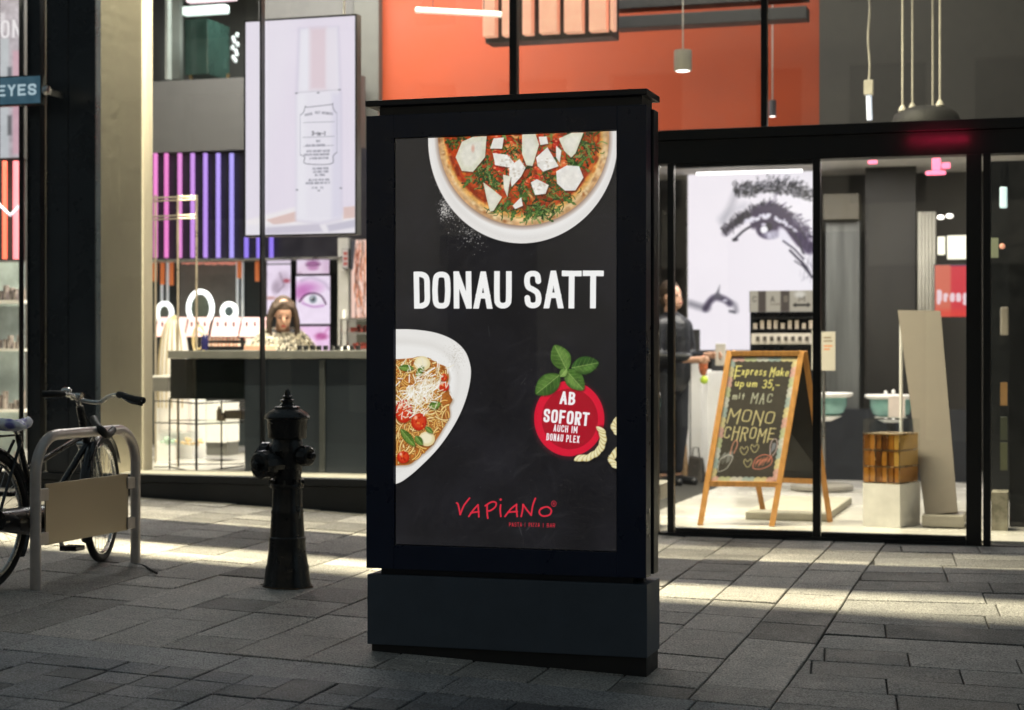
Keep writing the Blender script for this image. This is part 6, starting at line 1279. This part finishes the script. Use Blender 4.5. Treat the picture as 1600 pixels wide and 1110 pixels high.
# ================================================================ chalkboard
a0 = flo(1094, 821, FR); a1 = flo(1206, 823, FR); b0 = flo(1194, 808, FR); b1 = flo(1297, 816, FR)
zt_ = 1.262; fdir = ((b0+b1)-(a0+a1)).normalized()
vx = (a1-a0).normalized(); W_w = (a1-a0).length
def tp(x, y, ref): # top point seen at x,y on height zt_
    r = ray(x, y); t_ = (ref.y)/r[1]; return Vector((r[0]*t_, r[1]*t_, 0))
mid = (a0+a1+b0+b1)/4; 
T0 = tp(1140, 548, a0.lerp(b0, .47)); T0.z = zt_; T1 = tp(1247, 547, a1.lerp(b1, .47)); T1.z = zt_; T1 = T0+(a1-a0)*((T1-T0).length/W_w)
wood = mat('pine', (.50, .24, .065), .5, var=.22, scale=12, stretch=(4, 4, .5), bump=.15, bscale=60)
cb_ = thing('chalkboard', 'wooden A-frame chalkboard with chalk writing standing behind the glass door', 'chalkboard', (mid.x, mid.y, FR))
up = (T0-a0).normalized(); nrm = vx.cross(up).normalized()
if nrm.y > 0: nrm = -nrm
def FP(s, t_, o=0): return a0.lerp(a1, s).lerp(T0.lerp(T1, s), t_)+nrm*o
st = .034
obj('rail', MB().bar(FP(0, 0), FP(0, 1), .038, .024, nrm, .003), wood, cb_); obj('rail', MB().bar(FP(1, 0), FP(1, 1), .038, .024, nrm, .003), wood, cb_)
obj('crossbar', MB().bar(FP(.02, .985, .001), FP(.98, .985, .001), .024, .036, (0, 0, 1), .003), wood, cb_); obj('crossbar', MB().bar(FP(.02, .235, .001), FP(.98, .235, .001), .024, .036, (0, 0, 1), .003), wood, cb_)
bk0, bk1 = b0, b1; U0, U1 = T0+fdir*.03, T1+fdir*.03
obj('rail', MB().bar(bk0, U0, .038, .024, nrm, .003), wood, cb_); obj('rail', MB().bar(bk1, U1, .038, .024, nrm, .003), wood, cb_)
obj('crossbar', MB().bar(bk0.lerp(U0, .235), bk1.lerp(U1, .235), .024, .036, (0, 0, 1), .003), wood, cb_)
rb_ = [bk0.lerp(U0, .25), bk1.lerp(U1, .25), bk1.lerp(U1, .97), bk0.lerp(U0, .97)]; off = fdir*.012
obj('rear_board', MB().hexa([rb_[0], rb_[1], rb_[1]+off, rb_[0]+off, rb_[3], rb_[2], rb_[2]+off, rb_[3]+off]), mat('rear_slate', (.012, .012, .011), .6), cb_)
q4 = [FP(.035, .25, -.006), FP(.965, .25, -.006), FP(.965, .97, -.006), FP(.035, .97, -.006)]; ofn = nrm*-.01
obj('front_board', MB().hexa([q4[0], q4[1], q4[1]+ofn, q4[0]+ofn, q4[3], q4[2], q4[2]+ofn, q4[3]+ofn]), M['dark'], cb_)
def e5(x, y):  # undo the lean: picture source coordinates straightened to a rectangle 0..100 x 0..230
    # left edge: (378,95)->(262,745); right edge: (705,95)->(590,770)
    v_ = (y-95)/655; xl_ = 378-118*v_; xr_ = 702-112*v_; return ((x-xl_)/(xr_-xl_)*100, v_*225)
A = Paint(200, 440, ((0, 0), (100, 0), (100, 225), (0, 225)), C(46, 41, 35)); A.img += (A.noise(30, 3, 1)*.03+A.noise(4, 2, 2)*.012)[..., None]
rr_ = random.Random(3)
for i in range(60): x, y = rr_.uniform(10, 90), rr_.uniform(10, 215); A.stroke([(x, y), (x+rr_.uniform(-12, 12), y+rr_.uniform(-5, 5))], rr_.uniform(2, 7), C(120, 110, 100), .04, soft=5)
pc = [C(150, 172, 178), C(206, 196, 150), C(204, 160, 158), C(176, 186, 150), C(196, 200, 200)]
def scal(x, y, i): A.ell(x, y, 6, 6.6, pc[i % 5], .85, soft=1.2); A.ell(x, y, 2.6, 3.2, C(215, 210, 196), .25, soft=2)
i = 0
for y in np.arange(6, 222, 9.2): scal(2.2, y, i//2); scal(97.8, y, (i+2)//2); i += 1
for x in np.arange(8, 96, 9): scal(x, 2, i//2); scal(x, 223, (i+1)//2); i += 1
ck_ = C(214, 208, 128); cw_ = C(176, 180, 166); ct_ = C(196, 186, 140)
def ctext(s, x, y, h_, cw, gap, col, wt, rot=0):
    X, Y = e5(x, y); A.text(s, X, Y, h_, cw, gap, col, wt, rot=rot, flat=False, al=.9, wob=.8, soft=.9)
ctext('E', 402, 140, 20, 9, 2, ck_, 2.1, .02); ctext('xpress', 434, 147, 15, 5.0, 1.5, ck_, 1.8, .05); ctext('Make', 572, 150, 15, 5.8, 1.2, ck_, 1.8, .07)
ctext('up', 398, 215, 13, 6, 2, ck_, 1.8, .04); ctext('um', 455, 218, 13, 6, 2, ck_, 1.8, .04); ctext('35,-', 533, 215, 16, 6.5, 1.5, ck_, 1.9, .04)
ctext('mit', 385, 282, 13, 5.5, 2.2, cw_, 1.7, .03); ctext('MAC', 478, 285, 16, 7.5, 3.4, cw_, 1.7, .04); ctext('MONO', 368, 368, 22, 13.5, 4.0, ct_, 2.0, .09); ctext('CHROME', 343, 462, 21, 9.6, 3.2, ct_, 2.0, .05)
def ch_(pts, col, w_=1.1, al=.85): A.stroke(catmull([e5(*z) for z in pts], 5), w_, col, al, soft=.8)
for cx, cy in ((430, 590), (482, 578), (447, 655)): ch_([(cx, cy+22), (cx-18, cy-2), (cx-12, cy-20), (cx, cy-8), (cx+14, cy-22), (cx+20, cy-4), (cx, cy+22)], ct_)
for i in range(16): ch_([(310+i*4, 640+rr_.uniform(-8, 30)-i), (330+i*3, 610-i+rr_.uniform(-6, 6))], C(170, 176, 186), 1, .5)
ch_([(300, 695), (312, 640), (350, 615), (375, 625), (345, 680), (315, 698), (300, 695)], C(196, 196, 200)); ch_([(362, 610), (375, 560), (392, 535), (398, 560), (380, 605)], C(206, 140, 122), 1.4)
for i in range(22): ch_([(480+i*3.6, 665-i*.9+rr_.uniform(-14, 14)), (495+i*3.4, 640-i+rr_.uniform(-10, 10))], C(206, 120, 100), 1.2, .6)
ch_([(472, 670), (490, 630), (530, 610), (565, 625), (560, 660), (520, 682), (485, 685), (472, 670)], C(210, 120, 104), 1.4); ch_([(558, 612), (560, 560), (574, 530), (592, 535), (590, 580), (570, 615)], C(190, 170, 180), 1.4)
for i in range(8): ch_([(562+i*3, 600-i*3), (572+i*2, 550)], C(150, 160, 190), 1, .5)
A.mesh('chalk_face', FP(.035, .965, -.001), FP(.965, .965, -.001), FP(.965, .25, -.001), FP(.035, .25, -.001), screenmat('chalk_board', 0, rough=.75), cb_)
